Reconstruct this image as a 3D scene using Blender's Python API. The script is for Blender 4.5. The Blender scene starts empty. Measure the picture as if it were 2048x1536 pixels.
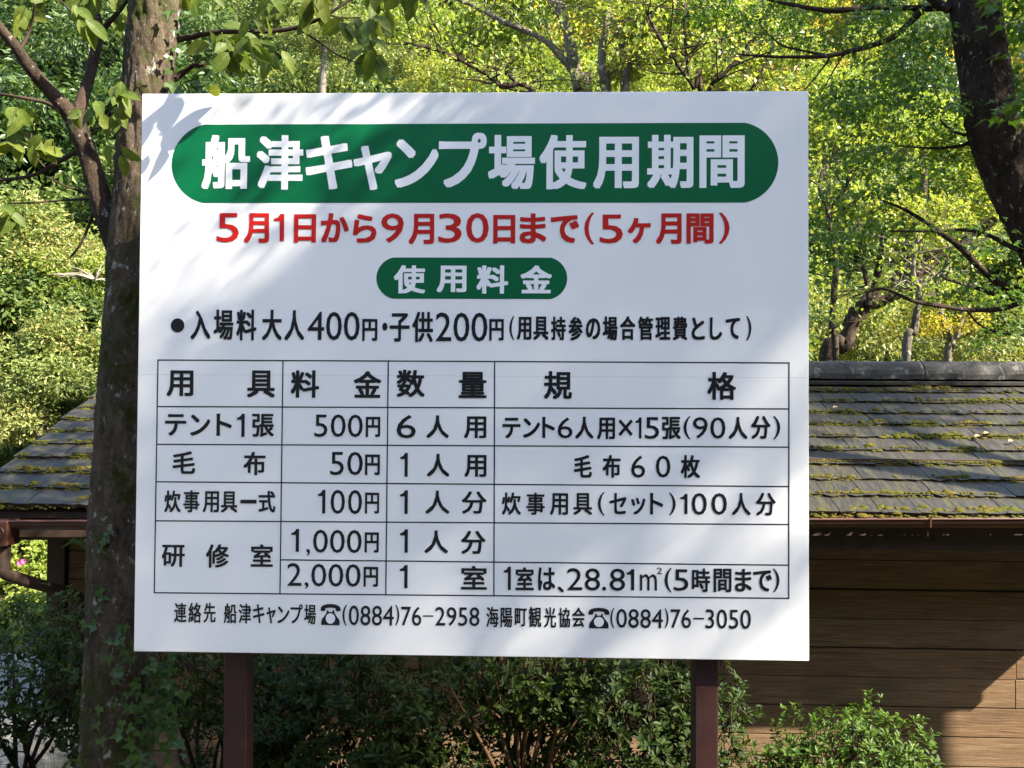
import bpy, math, random
import numpy as np
from mathutils import Vector, Matrix, noise as mnoise

R = math.radians
SC = bpy.context.scene
COL = SC.collection
rng = np.random.default_rng(7)
random.seed(7)

# ------------------------------------------------------------------ camera, world, sun, exposure
EYE = Vector((0, 0, 1.6))
PITCH, ROLL, FPX = R(1.208), R(0.343), 1770.0        # pixel focal length for a 2048 px wide frame
fwd = Vector((0, math.cos(PITCH), math.sin(PITCH)))
up0 = Vector((0, -math.sin(PITCH), math.cos(PITCH)))
rt0 = Vector((1, 0, 0))
rt = rt0 * math.cos(ROLL) + up0 * math.sin(ROLL)
up = -rt0 * math.sin(ROLL) + up0 * math.cos(ROLL)
cam = bpy.data.cameras.new('camera')
cam.sensor_width = 36.0
cam.lens = 36.0 * FPX / 2048.0
cam.clip_end = 500
cam.clip_start = 0.05
camo = bpy.data.objects.new('camera', cam)
COL.objects.link(camo)
M = Matrix((rt, up, -fwd)).transposed().to_4x4()
M.translation = EYE
camo.matrix_world = M
SC.camera = camo

SUN = Vector((2.05, -1.0, 1.9)).normalized()          # direction towards the sun
sun = bpy.data.lights.new('sun', 'SUN')
sun.energy = 5.0
sun.angle = R(0.53)
sun.color = (1.0, 0.93, 0.80)
suno = bpy.data.objects.new('sun', sun)
COL.objects.link(suno)
suno.rotation_euler = (-SUN).to_track_quat('-Z', 'Y').to_euler()
suno.location = SUN * 30

W = bpy.data.worlds.new('World')
SC.world = W
W.use_nodes = True
nt = W.node_tree
sky = nt.nodes.new('ShaderNodeTexSky')
sky.sky_type = 'NISHITA'
sky.sun_disc = False
sky.sun_elevation = math.asin(SUN.z)
sky.sun_rotation = math.atan2(SUN.x, SUN.y)
bg = nt.nodes['Background']
bg.inputs['Strength'].default_value = 0.15
nt.links.new(sky.outputs[0], bg.inputs['Color'])
SC.view_settings.view_transform = 'Standard'
SC.view_settings.look = 'None'
SC.view_settings.gamma = 1.0
SC.view_settings.use_curve_mapping = False
SC.view_settings.exposure = 2.42
SC.cycles.use_denoising = True
SC.cycles.max_bounces = 8
SC.cycles.transparent_max_bounces = 4


def at(px, py, Y):
    """point at depth Y that the photograph shows at (px, py)"""
    d = fwd * FPX + rt * (px - 1024) - up * (py - 768)
    return EYE + d * (Y / d.y)


# ------------------------------------------------------------------ material helpers
def mat(name):
    m = bpy.data.materials.new(name)
    m.use_nodes = True
    m.node_tree.nodes.clear()
    return m, m.node_tree


def N(nt, t, **kw):
    n = nt.nodes.new(t)
    for k, v in kw.items():
        if k.startswith('i_'):
            key = k[2:]
            n.inputs[int(key) if key.isdigit() else key.replace('_', ' ')].default_value = v
        else:
            setattr(n, k, v)
    return n


def ramp(nt, fac, stops, interp='LINEAR'):
    r = nt.nodes.new('ShaderNodeValToRGB')
    r.color_ramp.interpolation = interp
    el = r.color_ramp.elements
    while len(el) < len(stops):
        el.new(0.5)
    for e, (p, c) in zip(el, stops):
        e.position = p
        e.color = (*c, 1) if len(c) == 3 else c
    nt.links.new(fac, r.inputs[0])
    return r.outputs[0]


def noise(nt, scale, detail=4, rough=0.55, coord='Object', vec=None, stretch=None, dist=0.0):
    n = N(nt, 'ShaderNodeTexNoise')
    n.inputs['Scale'].default_value = scale
    n.inputs['Detail'].default_value = detail
    n.inputs['Roughness'].default_value = rough
    n.inputs['Distortion'].default_value = dist
    if vec is None:
        tc = N(nt, 'ShaderNodeTexCoord')
        vec = tc.outputs[coord]
    if stretch:
        mp = N(nt, 'ShaderNodeMapping')
        mp.inputs['Scale'].default_value = stretch
        nt.links.new(vec, mp.inputs['Vector'])
        vec = mp.outputs[0]
    nt.links.new(vec, n.inputs['Vector'])
    return n.outputs['Fac']


def mix(nt, fac, a, b, mode='MIX'):
    m = N(nt, 'ShaderNodeMix', data_type='RGBA', blend_type=mode)
    for s, v in ((0, fac), (6, a), (7, b)):
        if hasattr(v, 'is_linked') or hasattr(v, 'links'):
            nt.links.new(v, m.inputs[s])
        elif s == 0:
            m.inputs[0].default_value = v
        else:
            m.inputs[s].default_value = (*v, 1)
    return m.outputs[2]


def surf(nt, color, rough=0.8, bump=None, bump_d=0.01, spec=0.3, metal=0.0, coat=0.0):
    p = N(nt, 'ShaderNodeBsdfPrincipled')
    if hasattr(color, 'links'):
        nt.links.new(color, p.inputs['Base Color'])
    else:
        p.inputs['Base Color'].default_value = (*color, 1)
    if hasattr(rough, 'links'):
        nt.links.new(rough, p.inputs['Roughness'])
    else:
        p.inputs['Roughness'].default_value = rough
    p.inputs['Specular IOR Level'].default_value = spec
    p.inputs['Metallic'].default_value = metal
    p.inputs['Coat Weight'].default_value = coat
    if bump is not None:
        b = N(nt, 'ShaderNodeBump')
        b.inputs['Strength'].default_value = 1.0
        b.inputs['Distance'].default_value = bump_d
        nt.links.new(bump, b.inputs['Height'])
        nt.links.new(b.outputs[0], p.inputs['Normal'])
    o = N(nt, 'ShaderNodeOutputMaterial')
    nt.links.new(p.outputs[0], o.inputs['Surface'])
    return p


def flat(name, color, rough=0.5, spec=0.4):
    m, t = mat(name)
    surf(t, color, rough, spec=spec)
    return m


def leaf_mat(name, stops, trans=0.45, rough=0.45, spec=0.35, objvar=0.35, tcol=(1.25, 1.2, 0.55)):
    """leaf: every leaf its own tone along `stops`, shifted a little per plant; thin and translucent"""
    m, t = mat(name)
    g = N(t, 'ShaderNodeNewGeometry')
    oi = N(t, 'ShaderNodeObjectInfo')
    a = N(t, 'ShaderNodeMath', operation='MULTIPLY_ADD')
    a.inputs[1].default_value = 1 - objvar
    t.links.new(g.outputs['Random Per Island'], a.inputs[0])
    b = N(t, 'ShaderNodeMath', operation='MULTIPLY')
    b.inputs[1].default_value = objvar
    t.links.new(oi.outputs['Random'], b.inputs[0])
    t.links.new(b.outputs[0], a.inputs[2])
    c = ramp(t, a.outputs[0], stops)
    p = N(t, 'ShaderNodeBsdfPrincipled')
    t.links.new(c, p.inputs['Base Color'])
    p.inputs['Roughness'].default_value = rough
    p.inputs['Specular IOR Level'].default_value = spec
    tr = N(t, 'ShaderNodeBsdfTranslucent')
    tc = mix(t, 1.0, c, tcol, 'MULTIPLY')
    t.links.new(tc, tr.inputs['Color'])
    mx = N(t, 'ShaderNodeMixShader')
    mx.inputs[0].default_value = trans
    t.links.new(p.outputs[0], mx.inputs[1])
    t.links.new(tr.outputs[0], mx.inputs[2])
    o = N(t, 'ShaderNodeOutputMaterial')
    t.links.new(mx.outputs[0], o.inputs['Surface'])
    return m


def bark_mat(name, dark, mid, lichen, lichen_amt=0.55, moss=None, moss_amt=0.6, scale=14, bump=0.012):
    m, t = mat(name)
    tc = N(t, 'ShaderNodeTexCoord')
    v = tc.outputs['Object']
    ridg = noise(t, scale, 6, 0.65, vec=v, stretch=(1, 1, 0.28))
    c = ramp(t, ridg, [(0.3, dark), (0.62, mid), (0.8, tuple(min(1, x * 1.5) for x in mid))])
    fine = noise(t, scale * 5, 5, 0.7, vec=v)
    c = mix(t, 0.5, c, ramp(t, fine, [(0.3, (0.35, 0.35, 0.35)), (0.7, (1.35, 1.35, 1.35))]), 'MULTIPLY')
    pat = noise(t, scale * 2.2, 5, 0.62, vec=v, stretch=(1, 1, 0.6), dist=0.6)
    lf = ramp(t, pat, [(lichen_amt, (0, 0, 0)), (lichen_amt + 0.05, (1, 1, 1))])
    c = mix(t, lf, c, mix(t, fine, tuple(x * 0.55 for x in lichen), lichen))
    if moss:
        mp = noise(t, scale * 0.5, 6, 0.7, vec=v, dist=0.4)
        mf = ramp(t, mp, [(moss_amt, (0, 0, 0)), (moss_amt + 0.1, (1, 1, 1))])
        c = mix(t, mf, c, mix(t, fine, tuple(x * 0.4 for x in moss), moss))
    h = N(t, 'ShaderNodeMath', operation='ADD')
    t.links.new(ridg, h.inputs[0])
    s = N(t, 'ShaderNodeMath', operation='MULTIPLY')
    s.inputs[1].default_value = 0.35
    t.links.new(fine, s.inputs[0])
    t.links.new(s.outputs[0], h.inputs[1])
    surf(t, c, 0.9, h.outputs[0], bump, spec=0.15)
    return m


# ------------------------------------------------------------------ mesh helpers
def mesh_np(name, verts, faces, m, smooth=False):
    """mesh from an (n,3) array and a list of (k, c) index arrays"""
    me = bpy.data.meshes.new(name)
    verts = np.asarray(verts, np.float32)
    me.vertices.add(len(verts))
    me.vertices.foreach_set('co', verts.ravel())
    if not isinstance(faces, (list, tuple)):
        faces = [faces]
    faces = [np.asarray(f, np.int32) for f in faces if len(f)]
    loops = np.concatenate([f.ravel() for f in faces])
    tot = np.concatenate([np.full(len(f), f.shape[1], np.int32) for f in faces])
    me.loops.add(len(loops))
    me.loops.foreach_set('vertex_index', loops)
    me.polygons.add(len(tot))
    st = np.concatenate([[0], np.cumsum(tot)[:-1]]).astype(np.int32)
    me.polygons.foreach_set('loop_start', st)
    me.polygons.foreach_set('use_smooth', np.full(len(tot), bool(smooth)))
    me.update(calc_edges=True)
    me.validate()
    if m is not None:
        me.materials.append(m)
    return me


class MB:
    """collects shapes into one mesh"""

    def __init__(s):
        s.v, s.f, s.n = [], {}, 0

    def add(s, verts, faces):
        verts = np.asarray(verts, float)
        if isinstance(faces, list) and np.isscalar(faces[0][0]):
            faces = [faces]
        for f in (faces if isinstance(faces, list) else [faces]):
            f = np.asarray(f, int)
            if len(f):
                s.f.setdefault(f.shape[1], []).append(f + s.n)
        s.v.append(verts)
        s.n += len(verts)

    def box(s, x0, x1, y0, y1, z0, z1, bev=0.0):
        if bev <= 0:
            v = [(x, y, z) for x in (x0, x1) for y in (y0, y1) for z in (z0, z1)]
            s.add(v, [[0, 1, 3, 2], [4, 6, 7, 5], [0, 4, 5, 1], [2, 3, 7, 6], [0, 2, 6, 4], [1, 5, 7, 3]])
            return
        # chamfered box: three inset copies hulled by hand
        import bmesh
        bm = bmesh.new()
        bmesh.ops.create_cube(bm, size=1)
        for q in bm.verts:
            q.co = Vector(((x0 + x1) / 2 + q.co.x * (x1 - x0), (y0 + y1) / 2 + q.co.y * (y1 - y0), (z0 + z1) / 2 + q.co.z * (z1 - z0)))
        bmesh.ops.bevel(bm, geom=bm.edges[:], offset=bev, segments=1, affect='EDGES')
        bm.verts.index_update()
        vs = [q.co[:] for q in bm.verts]
        by = {}
        for fc in bm.faces:
            by.setdefault(len(fc.verts), []).append([q.index for q in fc.verts])
        bm.free()
        s.add(vs, [np.array(x) for x in by.values()])

    def tube(s, pts, radii, seg=10, smooth=4, wob=0.0, seed=0, cap=True, ridge=0.0, rscale=30.0):
        pts = [Vector(p) for p in pts]
        P, RR = [], []
        n = len(pts)
        for i in range(n - 1):
            p0, p1, p2, p3 = pts[max(i - 1, 0)], pts[i], pts[i + 1], pts[min(i + 2, n - 1)]
            for k in range(smooth):
                t = k / smooth
                P.append(0.5 * ((2 * p1) + (p2 - p0) * t + (2 * p0 - 5 * p1 + 4 * p2 - p3) * t * t + (3 * p1 - p0 - 3 * p2 + p3) * t ** 3))
                RR.append(radii[i] * (1 - t) + radii[i + 1] * t)
        P.append(pts[-1]); RR.append(radii[-1])
        rr = np.random.default_rng(seed)
        T = [(P[min(i + 1, len(P) - 1)] - P[max(i - 1, 0)]).normalized() for i in range(len(P))]
        ref = Vector((0, 1, 0)) if abs(T[0].y) < 0.9 else Vector((1, 0, 0))
        a = T[0].cross(ref).normalized()
        vs = []
        w = rr.normal(0, 1, (len(P) + 2, seg + 2))
        w = (w[:-2, :-2] + w[1:-1, :-2] + w[:-2, 1:-1] + w[2:, 2:]) / 2
        for i, p in enumerate(P):
            a = (a - T[i] * a.dot(T[i])).normalized()
            b = T[i].cross(a)
            for k in range(seg):
                an = 2 * math.pi * k / seg
                r = RR[i] * (1 + wob * w[i, k])
                dv = a * math.cos(an) + b * math.sin(an)
                if ridge:
                    q = p + dv * r
                    h = mnoise.fractal(Vector((q.x * rscale, q.y * rscale, q.z * rscale * .22 + seed)), 0.9, 2.0, 4)
                    h2 = mnoise.noise(Vector((q.x * 9, q.y * 9, q.z * 5 + seed)))
                    r += ridge * (-abs(h) * 1.6 + .5 + h2 * .8)
                vs.append(p + dv * r)
        m = len(P)
        f = [[i * seg + k, i * seg + (k + 1) % seg, (i + 1) * seg + (k + 1) % seg, (i + 1) * seg + k] for i in range(m - 1) for k in range(seg)]
        s.add([tuple(q) for q in vs], [f])
        if cap:
            s.add([tuple(q) for q in vs[-seg:]], [[list(range(seg))]])
        return P, RR

    def build(s, name, m, parent=None, smooth=False):
        v = np.concatenate(s.v) if s.v else np.zeros((0, 3))
        f = [np.concatenate(x) for x in s.f.values()]
        return link(name, mesh_np(name, v, f, m, smooth), parent)


def link(name, me, parent=None, loc=None):
    o = bpy.data.objects.new(name, me)
    COL.objects.link(o)
    if parent is not None:
        o.parent = parent
    if loc is not None:
        o.location = loc
    return o


def thing(name, label, cat, loc=(0, 0, 0), rz=0.0, group=None):
    o = bpy.data.objects.new(name, None)
    o.empty_display_size = 0.2
    COL.objects.link(o)
    o.location = loc
    o.rotation_euler = (0, 0, rz)
    o['label'] = label
    o['category'] = cat
    if group:
        o['group'] = group
    return o


def unit(a):
    return a / np.maximum(np.linalg.norm(a, axis=1, keepdims=True), 1e-9)


def leaf_arrays(pos, axis, nrm, L, Wd, fold=0.25, shape='oval', droop=0.1):
    """many leaves: base at pos, pointing along axis, facing nrm"""
    n = len(pos)
    axis = unit(axis)
    side = unit(np.cross(nrm, axis))
    up_ = np.cross(axis, side)
    L = np.broadcast_to(np.asarray(L, float), (n,))[:, None]
    Wd = np.broadcast_to(np.asarray(Wd, float), (n,))[:, None]
    if shape == 'diamond':
        loc = [(0, 0, 0), (0.5, 0.5, fold), (1, 0, -droop), (0.5, -0.5, fold)]
        fc = [np.array([[0, 2, 1], [0, 3, 2]])]
    elif shape == 'oval':
        loc = [(0, 0, 0), (0.3, 0.46, fold), (0.68, 0.42, fold * .8), (1, 0, -droop), (0.68, -0.42, fold * .8), (0.3, -0.46, fold), (0.5, 0, 0)]
        fc = [np.array([[0, 6, 2, 1], [6, 3, 2, 2]])[:1], np.array([[6, 3, 2], [6, 4, 3]]), np.array([[0, 5, 4, 6]])]
    else:   # lobed (ivy, maple)
        loc = [(0.05, 0, 0), (-0.12, 0.28, fold * .5), (0.30, 0.56, fold), (0.40, 0.20, fold * .4), (1, 0, -droop), (0.40, -0.20, fold * .4), (0.30, -0.56, fold), (-0.12, -0.28, fold * .5)]
        fc = [np.array([[0, 3, 2, 1], [0, 5, 4, 3], [0, 7, 6, 5]])]
    k = len(loc)
    V = np.empty((n, k, 3))
    for j, (x, y, z) in enumerate(loc):
        V[:, j] = pos + axis * (x * L) + side * (y * Wd) + up_ * (z * Wd)
    off = (np.arange(n) * k)[:, None, None]
    F = [(f[None] + off).reshape(-1, f.shape[1]) for f in fc]
    return V.reshape(-1, 3), F


def leaves(mb, *a, **k):
    v, f = leaf_arrays(*a, **k)
    mb.add(v, f)


def rdir(r, n):
    return unit(r.normal(0, 1, (n, 3)))


# ------------------------------------------------------------------ ground and hillside
def sstep(a, b, x):
    t = np.clip((x - a) / (b - a), 0.0, 1.0)
    return t * t * (3 - 2 * t)


def ground_h(x, y):
    x = np.asarray(x, float); y = np.asarray(y, float)
    h = (-0.55 + 0.38 * sstep(1.9, 2.4, -x) * (1 - sstep(6.0, 7.5, y))) * sstep(2.9, 4.2, y)
    s = np.maximum(y - (8.2 + 0.5 * np.sin(x * 0.21) - 0.02 * x), 0)
    h = h + 0.70 * s * sstep(0, 5, s) + 0.6 * np.sin(x * 0.33 + y * 0.2) * sstep(2, 10, s)
    h = np.minimum(h, 42)
    return h + 0.02 * np.sin(x * 2.1) * np.sin(y * 1.7)


def build_ground():
    xs = np.concatenate([np.linspace(-160, -14, 40), np.linspace(-13, 13, 90), np.linspace(14, 160, 40)])
    ys = np.concatenate([np.linspace(-160, -4, 36), np.linspace(-3, 12, 70), np.linspace(13, 110, 50)])
    X, Y = np.meshgrid(xs, ys)
    V = np.stack([X, Y, ground_h(X, Y)], 2).reshape(-1, 3)
    a = np.arange(len(ys) - 1)[:, None] * len(xs) + np.arange(len(xs) - 1)[None]
    F = np.stack([a, a + 1, a + 1 + len(xs), a + len(xs)], 2).reshape(-1, 4)
    m, t = mat('ground_earth')
    tc = N(t, 'ShaderNodeTexCoord')
    sep = N(t, 'ShaderNodeSeparateXYZ')
    t.links.new(tc.outputs['Object'], sep.inputs[0])
    big = noise(t, 0.9, 5, vec=tc.outputs['Object'])
    fine = noise(t, 45, 4, 0.7, vec=tc.outputs['Object'])
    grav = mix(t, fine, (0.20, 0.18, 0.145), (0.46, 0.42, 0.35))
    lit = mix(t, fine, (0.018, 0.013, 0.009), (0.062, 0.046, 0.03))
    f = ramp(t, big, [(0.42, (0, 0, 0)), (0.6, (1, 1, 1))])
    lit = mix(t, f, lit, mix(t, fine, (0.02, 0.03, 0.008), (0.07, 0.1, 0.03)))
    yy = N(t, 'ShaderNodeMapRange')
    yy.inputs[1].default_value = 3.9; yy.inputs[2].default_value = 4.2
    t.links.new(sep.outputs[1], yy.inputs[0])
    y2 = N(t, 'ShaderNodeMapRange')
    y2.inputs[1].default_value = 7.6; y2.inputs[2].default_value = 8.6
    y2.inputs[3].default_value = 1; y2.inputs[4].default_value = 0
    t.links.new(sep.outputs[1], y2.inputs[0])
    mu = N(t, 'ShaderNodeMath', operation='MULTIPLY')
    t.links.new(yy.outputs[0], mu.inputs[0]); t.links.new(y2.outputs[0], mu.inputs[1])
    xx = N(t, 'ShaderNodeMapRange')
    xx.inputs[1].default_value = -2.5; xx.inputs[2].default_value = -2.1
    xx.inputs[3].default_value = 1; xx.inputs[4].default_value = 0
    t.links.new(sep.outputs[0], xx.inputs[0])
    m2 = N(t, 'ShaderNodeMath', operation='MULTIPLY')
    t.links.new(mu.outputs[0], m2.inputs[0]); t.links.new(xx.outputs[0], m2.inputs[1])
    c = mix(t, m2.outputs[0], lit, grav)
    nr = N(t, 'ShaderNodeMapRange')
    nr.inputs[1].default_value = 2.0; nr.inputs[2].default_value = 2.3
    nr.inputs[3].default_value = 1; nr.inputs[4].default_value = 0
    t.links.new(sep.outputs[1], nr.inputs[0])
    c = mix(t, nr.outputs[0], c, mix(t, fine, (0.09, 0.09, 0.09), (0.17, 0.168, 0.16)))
    surf(t, c, 0.95, fine, 0.02, spec=0.1)
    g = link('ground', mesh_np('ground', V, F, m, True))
    g['kind'] = 'structure'
    g['label'] = 'earth and gravel ground rising into a wooded hillside'


build_ground()

# ------------------------------------------------------------------ the campground sign
TL = Vector((-1.01337, 2.39571, 1.6 + 0.83583))
sign = thing('notice_board', 'large white campground fee notice board with green banners on two dark red posts', 'sign', TL, R(-1.677))
SW, SH = 1.8, 1.511


def white_panel_mat():
    m, t = mat('white_sign_sheet')
    f = noise(t, 3, 5, 0.6)
    c = mix(t, ramp(t, f, [(0.35, (0, 0, 0)), (0.75, (1, 1, 1))]), (0.84, 0.815, 0.775), (0.80, 0.78, 0.745))
    sp = noise(t, 160, 2, 0.5)
    c = mix(t, ramp(t, sp, [(0.78, (0, 0, 0)), (0.80, (0.6, 0.6, 0.6))]), c, (0.3, 0.28, 0.25))
    surf(t, c, 0.38, noise(t, 2.2, 3), 0.004, spec=0.45)
    return m


M_white = white_panel_mat()
M_green = flat('green_vinyl', (0.0, 0.105, 0.035), 0.35, 0.4)
M_red = flat('red_vinyl', (0.48, 0.010, 0.006), 0.4, 0.4)
M_black = flat('black_vinyl', (0.010, 0.010, 0.011), 0.4, 0.35)
M_wtext = flat('white_vinyl', (0.83, 0.82, 0.80), 0.38, 0.4)


def paint_mat(name, c1, c2, rough=0.55):
    m, t = mat(name)
    f = noise(t, 9, 6, 0.65)
    c = ramp(t, f, [(0.3, c1), (0.7, c2)])
    r = noise(t, 30, 5, 0.7)
    c = mix(t, ramp(t, r, [(0.66, (0, 0, 0)), (0.72, (1, 1, 1))]), c, (0.17, 0.055, 0.02))
    surf(t, c, rough, r, 0.001, spec=0.35)
    return m


M_post = paint_mat('red_oxide_paint', (0.022, 0.0065, 0.0055), (0.036, 0.010, 0.0075))
M_rust = paint_mat('rusty_frame_paint', (0.09, 0.026, 0.016), (0.20, 0.06, 0.025), 0.8)

b = MB(); b.box(0, SW, 0.0, 0.006, -SH, 0, 0.0015); b.build('panel', M_white, sign)
for z0, z1 in ((-0.036, 0.0025), (-SH - 0.0025, -SH + 0.036)):
    b = MB(); b.box(-0.004, SW + 0.001, 0.0075, 0.04, z0, z1); b.build('frame_rail', M_rust, sign)
for x0, x1 in ((-0.004, 0.034), (SW - 0.036, SW + 0.001)):
    b = MB(); b.box(x0, x1, 0.0085, 0.0395, -SH + 0.038, -0.038); b.build('frame_stile', M_rust, sign)
for xc in (0.262, 1.540):
    b = MB(); b.box(xc - 0.032, xc + 0.032, 0.042, 0.107, -2.75, -0.03, 0.004); b.build('post', M_post, sign)
# thin seam where two sheets of the sign face meet
b = MB(); b.box(0.002, SW - 0.002, -0.0002, 0.0, -0.7655, -0.7645); b.build('seam', flat('seam_grey', (0.60, 0.61, 0.62)), sign)


def pill(name, x0, x1, z0, z1, xa, xb, y, m):
    """banner with round ends: straight from xa to xb, arcs bulging out to x0 and x1"""
    hh = (z1 - z0) / 2; zc = (z0 + z1) / 2
    pts = []
    for (xe, xs, sg) in ((x1, xb, 1), (x0, xa, -1)):
        sag = abs(xe - xs); r = (sag * sag + hh * hh) / (2 * sag)
        cx = xe - sg * r
        a = math.asin(min(1, hh / r))
        if sag > r:
            a = math.pi - a
        for k in range(33):
            an = -a + 2 * a * k / 32
            pts.append((cx + sg * r * math.cos(an), y, zc + sg * r * math.sin(an)))
    # order: right arc bottom->top, left arc top->bottom
    me = mesh_np(name, pts, [np.array([list(range(len(pts)))])], m)
    return link(name, me, sign)


ban = pill('heading_banner', 0.085, 1.720, -0.299, -0.085, 0.173, 1.632, -0.0006, M_green)
fee = pill('fee_banner', 0.647, 1.160, -0.558, -0.447, 0.692, 1.116, -0.0006, M_green)

# runs of text: characters, then left, right, bottom, top of each on the board in mm
TEXT = {
    'title': "船 168 300 -262 -114;津 318 445 -263 -115;キ 452 579 -263 -117;ャ 582 686 -265 -144;ン 694 812 -258 -127;プ 813 942 -258 -110;場 946 1072 -263 -116;使 1084 1210 -263 -116;用 1228 1350 -262 -122;期 1372 1495 -261 -117;間 1511 1631 -260 -119",
    'date': "5 211 272 -406 -327;月 286 354 -408 -327;1 367 395 -403 -329;日 422 482 -407 -330;か 495 571 -406 -327;ら 582 646 -407 -330;9 659 720 -407 -328;月 733 802 -411 -329;3 813 876 -407 -328;0 888 949 -407 -327;日 961 1020 -409 -332;ま 1032 1103 -408 -328;で 1115 1191 -407 -333;( 1205 1231 -411 -326;5 1246 1308 -408 -331;ヶ 1321 1382 -408 -340;月 1396 1464 -410 -328;間 1477 1549 -409 -328;) 1563 1591 -409 -326",
    'fee': "使 694 779 -544 -468;用 810 890 -541 -469;料 917 1002 -544 -468;金 1035 1119 -543 -468",
    'admission': "● 89 126 -651 -613;入 143 197 -670 -591;場 206 260 -671 -589;料 268 323 -672 -589;大 338 392 -672 -589;人 399 453 -672 -590;400 462 603 -671 -594;円 610 651 -672 -613;● 664 678 -644 -623;子 684 738 -674 -597;供 745 801 -675 -593;200 808 947 -673 -595;円 952 991 -670 -612;( 1006 1019 -668 -604;用 1026 1065 -668 -606;具 1070 1111 -668 -605;持 1117 1157 -668 -605;参 1164 1202 -669 -605;の 1210 1249 -666 -609;場 1255 1295 -668 -604;合 1301 1342 -667 -603;管 1349 1389 -667 -604;理 1395 1435 -666 -605;費 1441 1480 -667 -604;と 1491 1526 -666 -606;し 1539 1572 -666 -606;て 1581 1619 -663 -607;) 1635 1649 -667 -602",
    'head': "用 80 153 -824 -754;具 299 375 -826 -753;料 418 495 -826 -752;金 588 663 -825 -753;数 704 780 -823 -749;量 871 946 -824 -754;規 1099 1174 -826 -751;格 1533 1609 -825 -751",
    'tent': "テ 77 135 -930 -872;ン 146 200 -930 -873;ト 217 259 -930 -870;1 273 294 -932 -870;張 314 374 -932 -870;500 483 614 -931 -870;円 622 661 -930 -876;6 705 757 -933 -870;人 785 846 -932 -871;用 886 946 -932 -873;テ 989 1037 -931 -876;ン 1044 1089 -929 -877;ト 1095 1129 -929 -873;6 1136 1176 -930 -874;人 1183 1232 -931 -872;用 1241 1289 -932 -874;× 1298 1336 -923 -878;1 1343 1359 -929 -873;5 1368 1406 -930 -872;張 1413 1463 -931 -871;( 1470 1489 -930 -869;90 1495 1581 -928 -871;人 1589 1639 -929 -870;分 1648 1699 -928 -867;) 1706 1725 -929 -867",
    'blanket': "毛 99 161 -1033 -972;布 292 352 -1035 -972;50 527 615 -1033 -970;円 621 661 -1032 -977;1 716 736 -1036 -972;人 787 848 -1035 -974;用 888 947 -1035 -976;毛 1180 1228 -1034 -974;布 1256 1304 -1034 -973;6 1332 1369 -1033 -974;0 1397 1436 -1032 -974;枚 1463 1514 -1033 -972",
    'cooking': "炊 78 123 -1137 -1078;事 130 174 -1136 -1077;用 183 227 -1136 -1079;具 232 277 -1136 -1079;一 285 329 -1111 -1101;式 334 380 -1135 -1077;1 495 515 -1136 -1073;0 529 568 -1137 -1072;0 576 614 -1137 -1072;円 622 660 -1135 -1079;1 716 737 -1135 -1072;人 784 849 -1134 -1072;分 881 948 -1133 -1073;炊 989 1040 -1135 -1075;事 1054 1103 -1134 -1075;用 1117 1165 -1134 -1076;具 1179 1229 -1133 -1075;( 1244 1262 -1134 -1072;セ 1275 1320 -1130 -1074;ッ 1332 1370 -1131 -1086;ト 1382 1417 -1130 -1073;) 1432 1450 -1132 -1072;1 1462 1481 -1128 -1075;0 1492 1532 -1130 -1072;0 1544 1585 -1129 -1072;人 1598 1647 -1130 -1071;分 1661 1713 -1130 -1070",
    'room': "研 73 136 -1283 -1224;修 193 256 -1284 -1221;室 315 375 -1280 -1220;1 424 445 -1239 -1178;, 465 475 -1250 -1231;000 483 614 -1241 -1179;円 622 660 -1239 -1185;1 717 738 -1238 -1176;人 782 846 -1239 -1178;分 880 946 -1240 -1178;2 414 453 -1330 -1269;, 461 472 -1338 -1320;000 479 612 -1331 -1270;円 620 659 -1330 -1277;1 717 738 -1333 -1271;室 881 950 -1334 -1271;1 995 1014 -1334 -1272;室 1026 1075 -1334 -1273;は 1086 1132 -1334 -1273;、 1138 1155 -1339 -1323;28 1163 1251 -1333 -1274;. 1256 1267 -1333 -1322;8 1276 1317 -1333 -1274;1 1321 1341 -1331 -1275;m 1356 1401 -1331 -1288;2 1400 1415 -1287 -1270;( 1421 1440 -1335 -1271;5 1445 1484 -1331 -1274;時 1493 1541 -1333 -1271;間 1550 1597 -1333 -1271;ま 1606 1650 -1331 -1271;で 1654 1703 -1330 -1274;) 1705 1723 -1332 -1269",
    'contact': "連 109 143 -1431 -1379;絡 148 183 -1432 -1378;先 189 222 -1431 -1378;船 244 279 -1432 -1379;津 284 318 -1432 -1379;キ 323 354 -1431 -1380;ャ 359 384 -1431 -1388;ン 389 421 -1430 -1385;プ 424 457 -1430 -1379;場 461 493 -1432 -1379;☎ 505 559 -1433 -1377;( 564 576 -1434 -1379;0884 581 702 -1433 -1380;) 706 717 -1432 -1377;76 722 776 -1432 -1381;- 780 808 -1407 -1404;2958 813 931 -1431 -1381;海 949 982 -1433 -1379;陽 987 1019 -1433 -1381;町 1025 1057 -1430 -1382;観 1062 1096 -1432 -1377;光 1103 1135 -1432 -1378;協 1141 1172 -1431 -1379;会 1177 1211 -1430 -1378;☎ 1220 1276 -1432 -1378;( 1278 1289 -1431 -1378;0884 1294 1417 -1430 -1380;) 1421 1432 -1430 -1377;76 1437 1491 -1429 -1379;- 1497 1525 -1405 -1401;3050 1529 1648 -1429 -1378",
}
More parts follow.
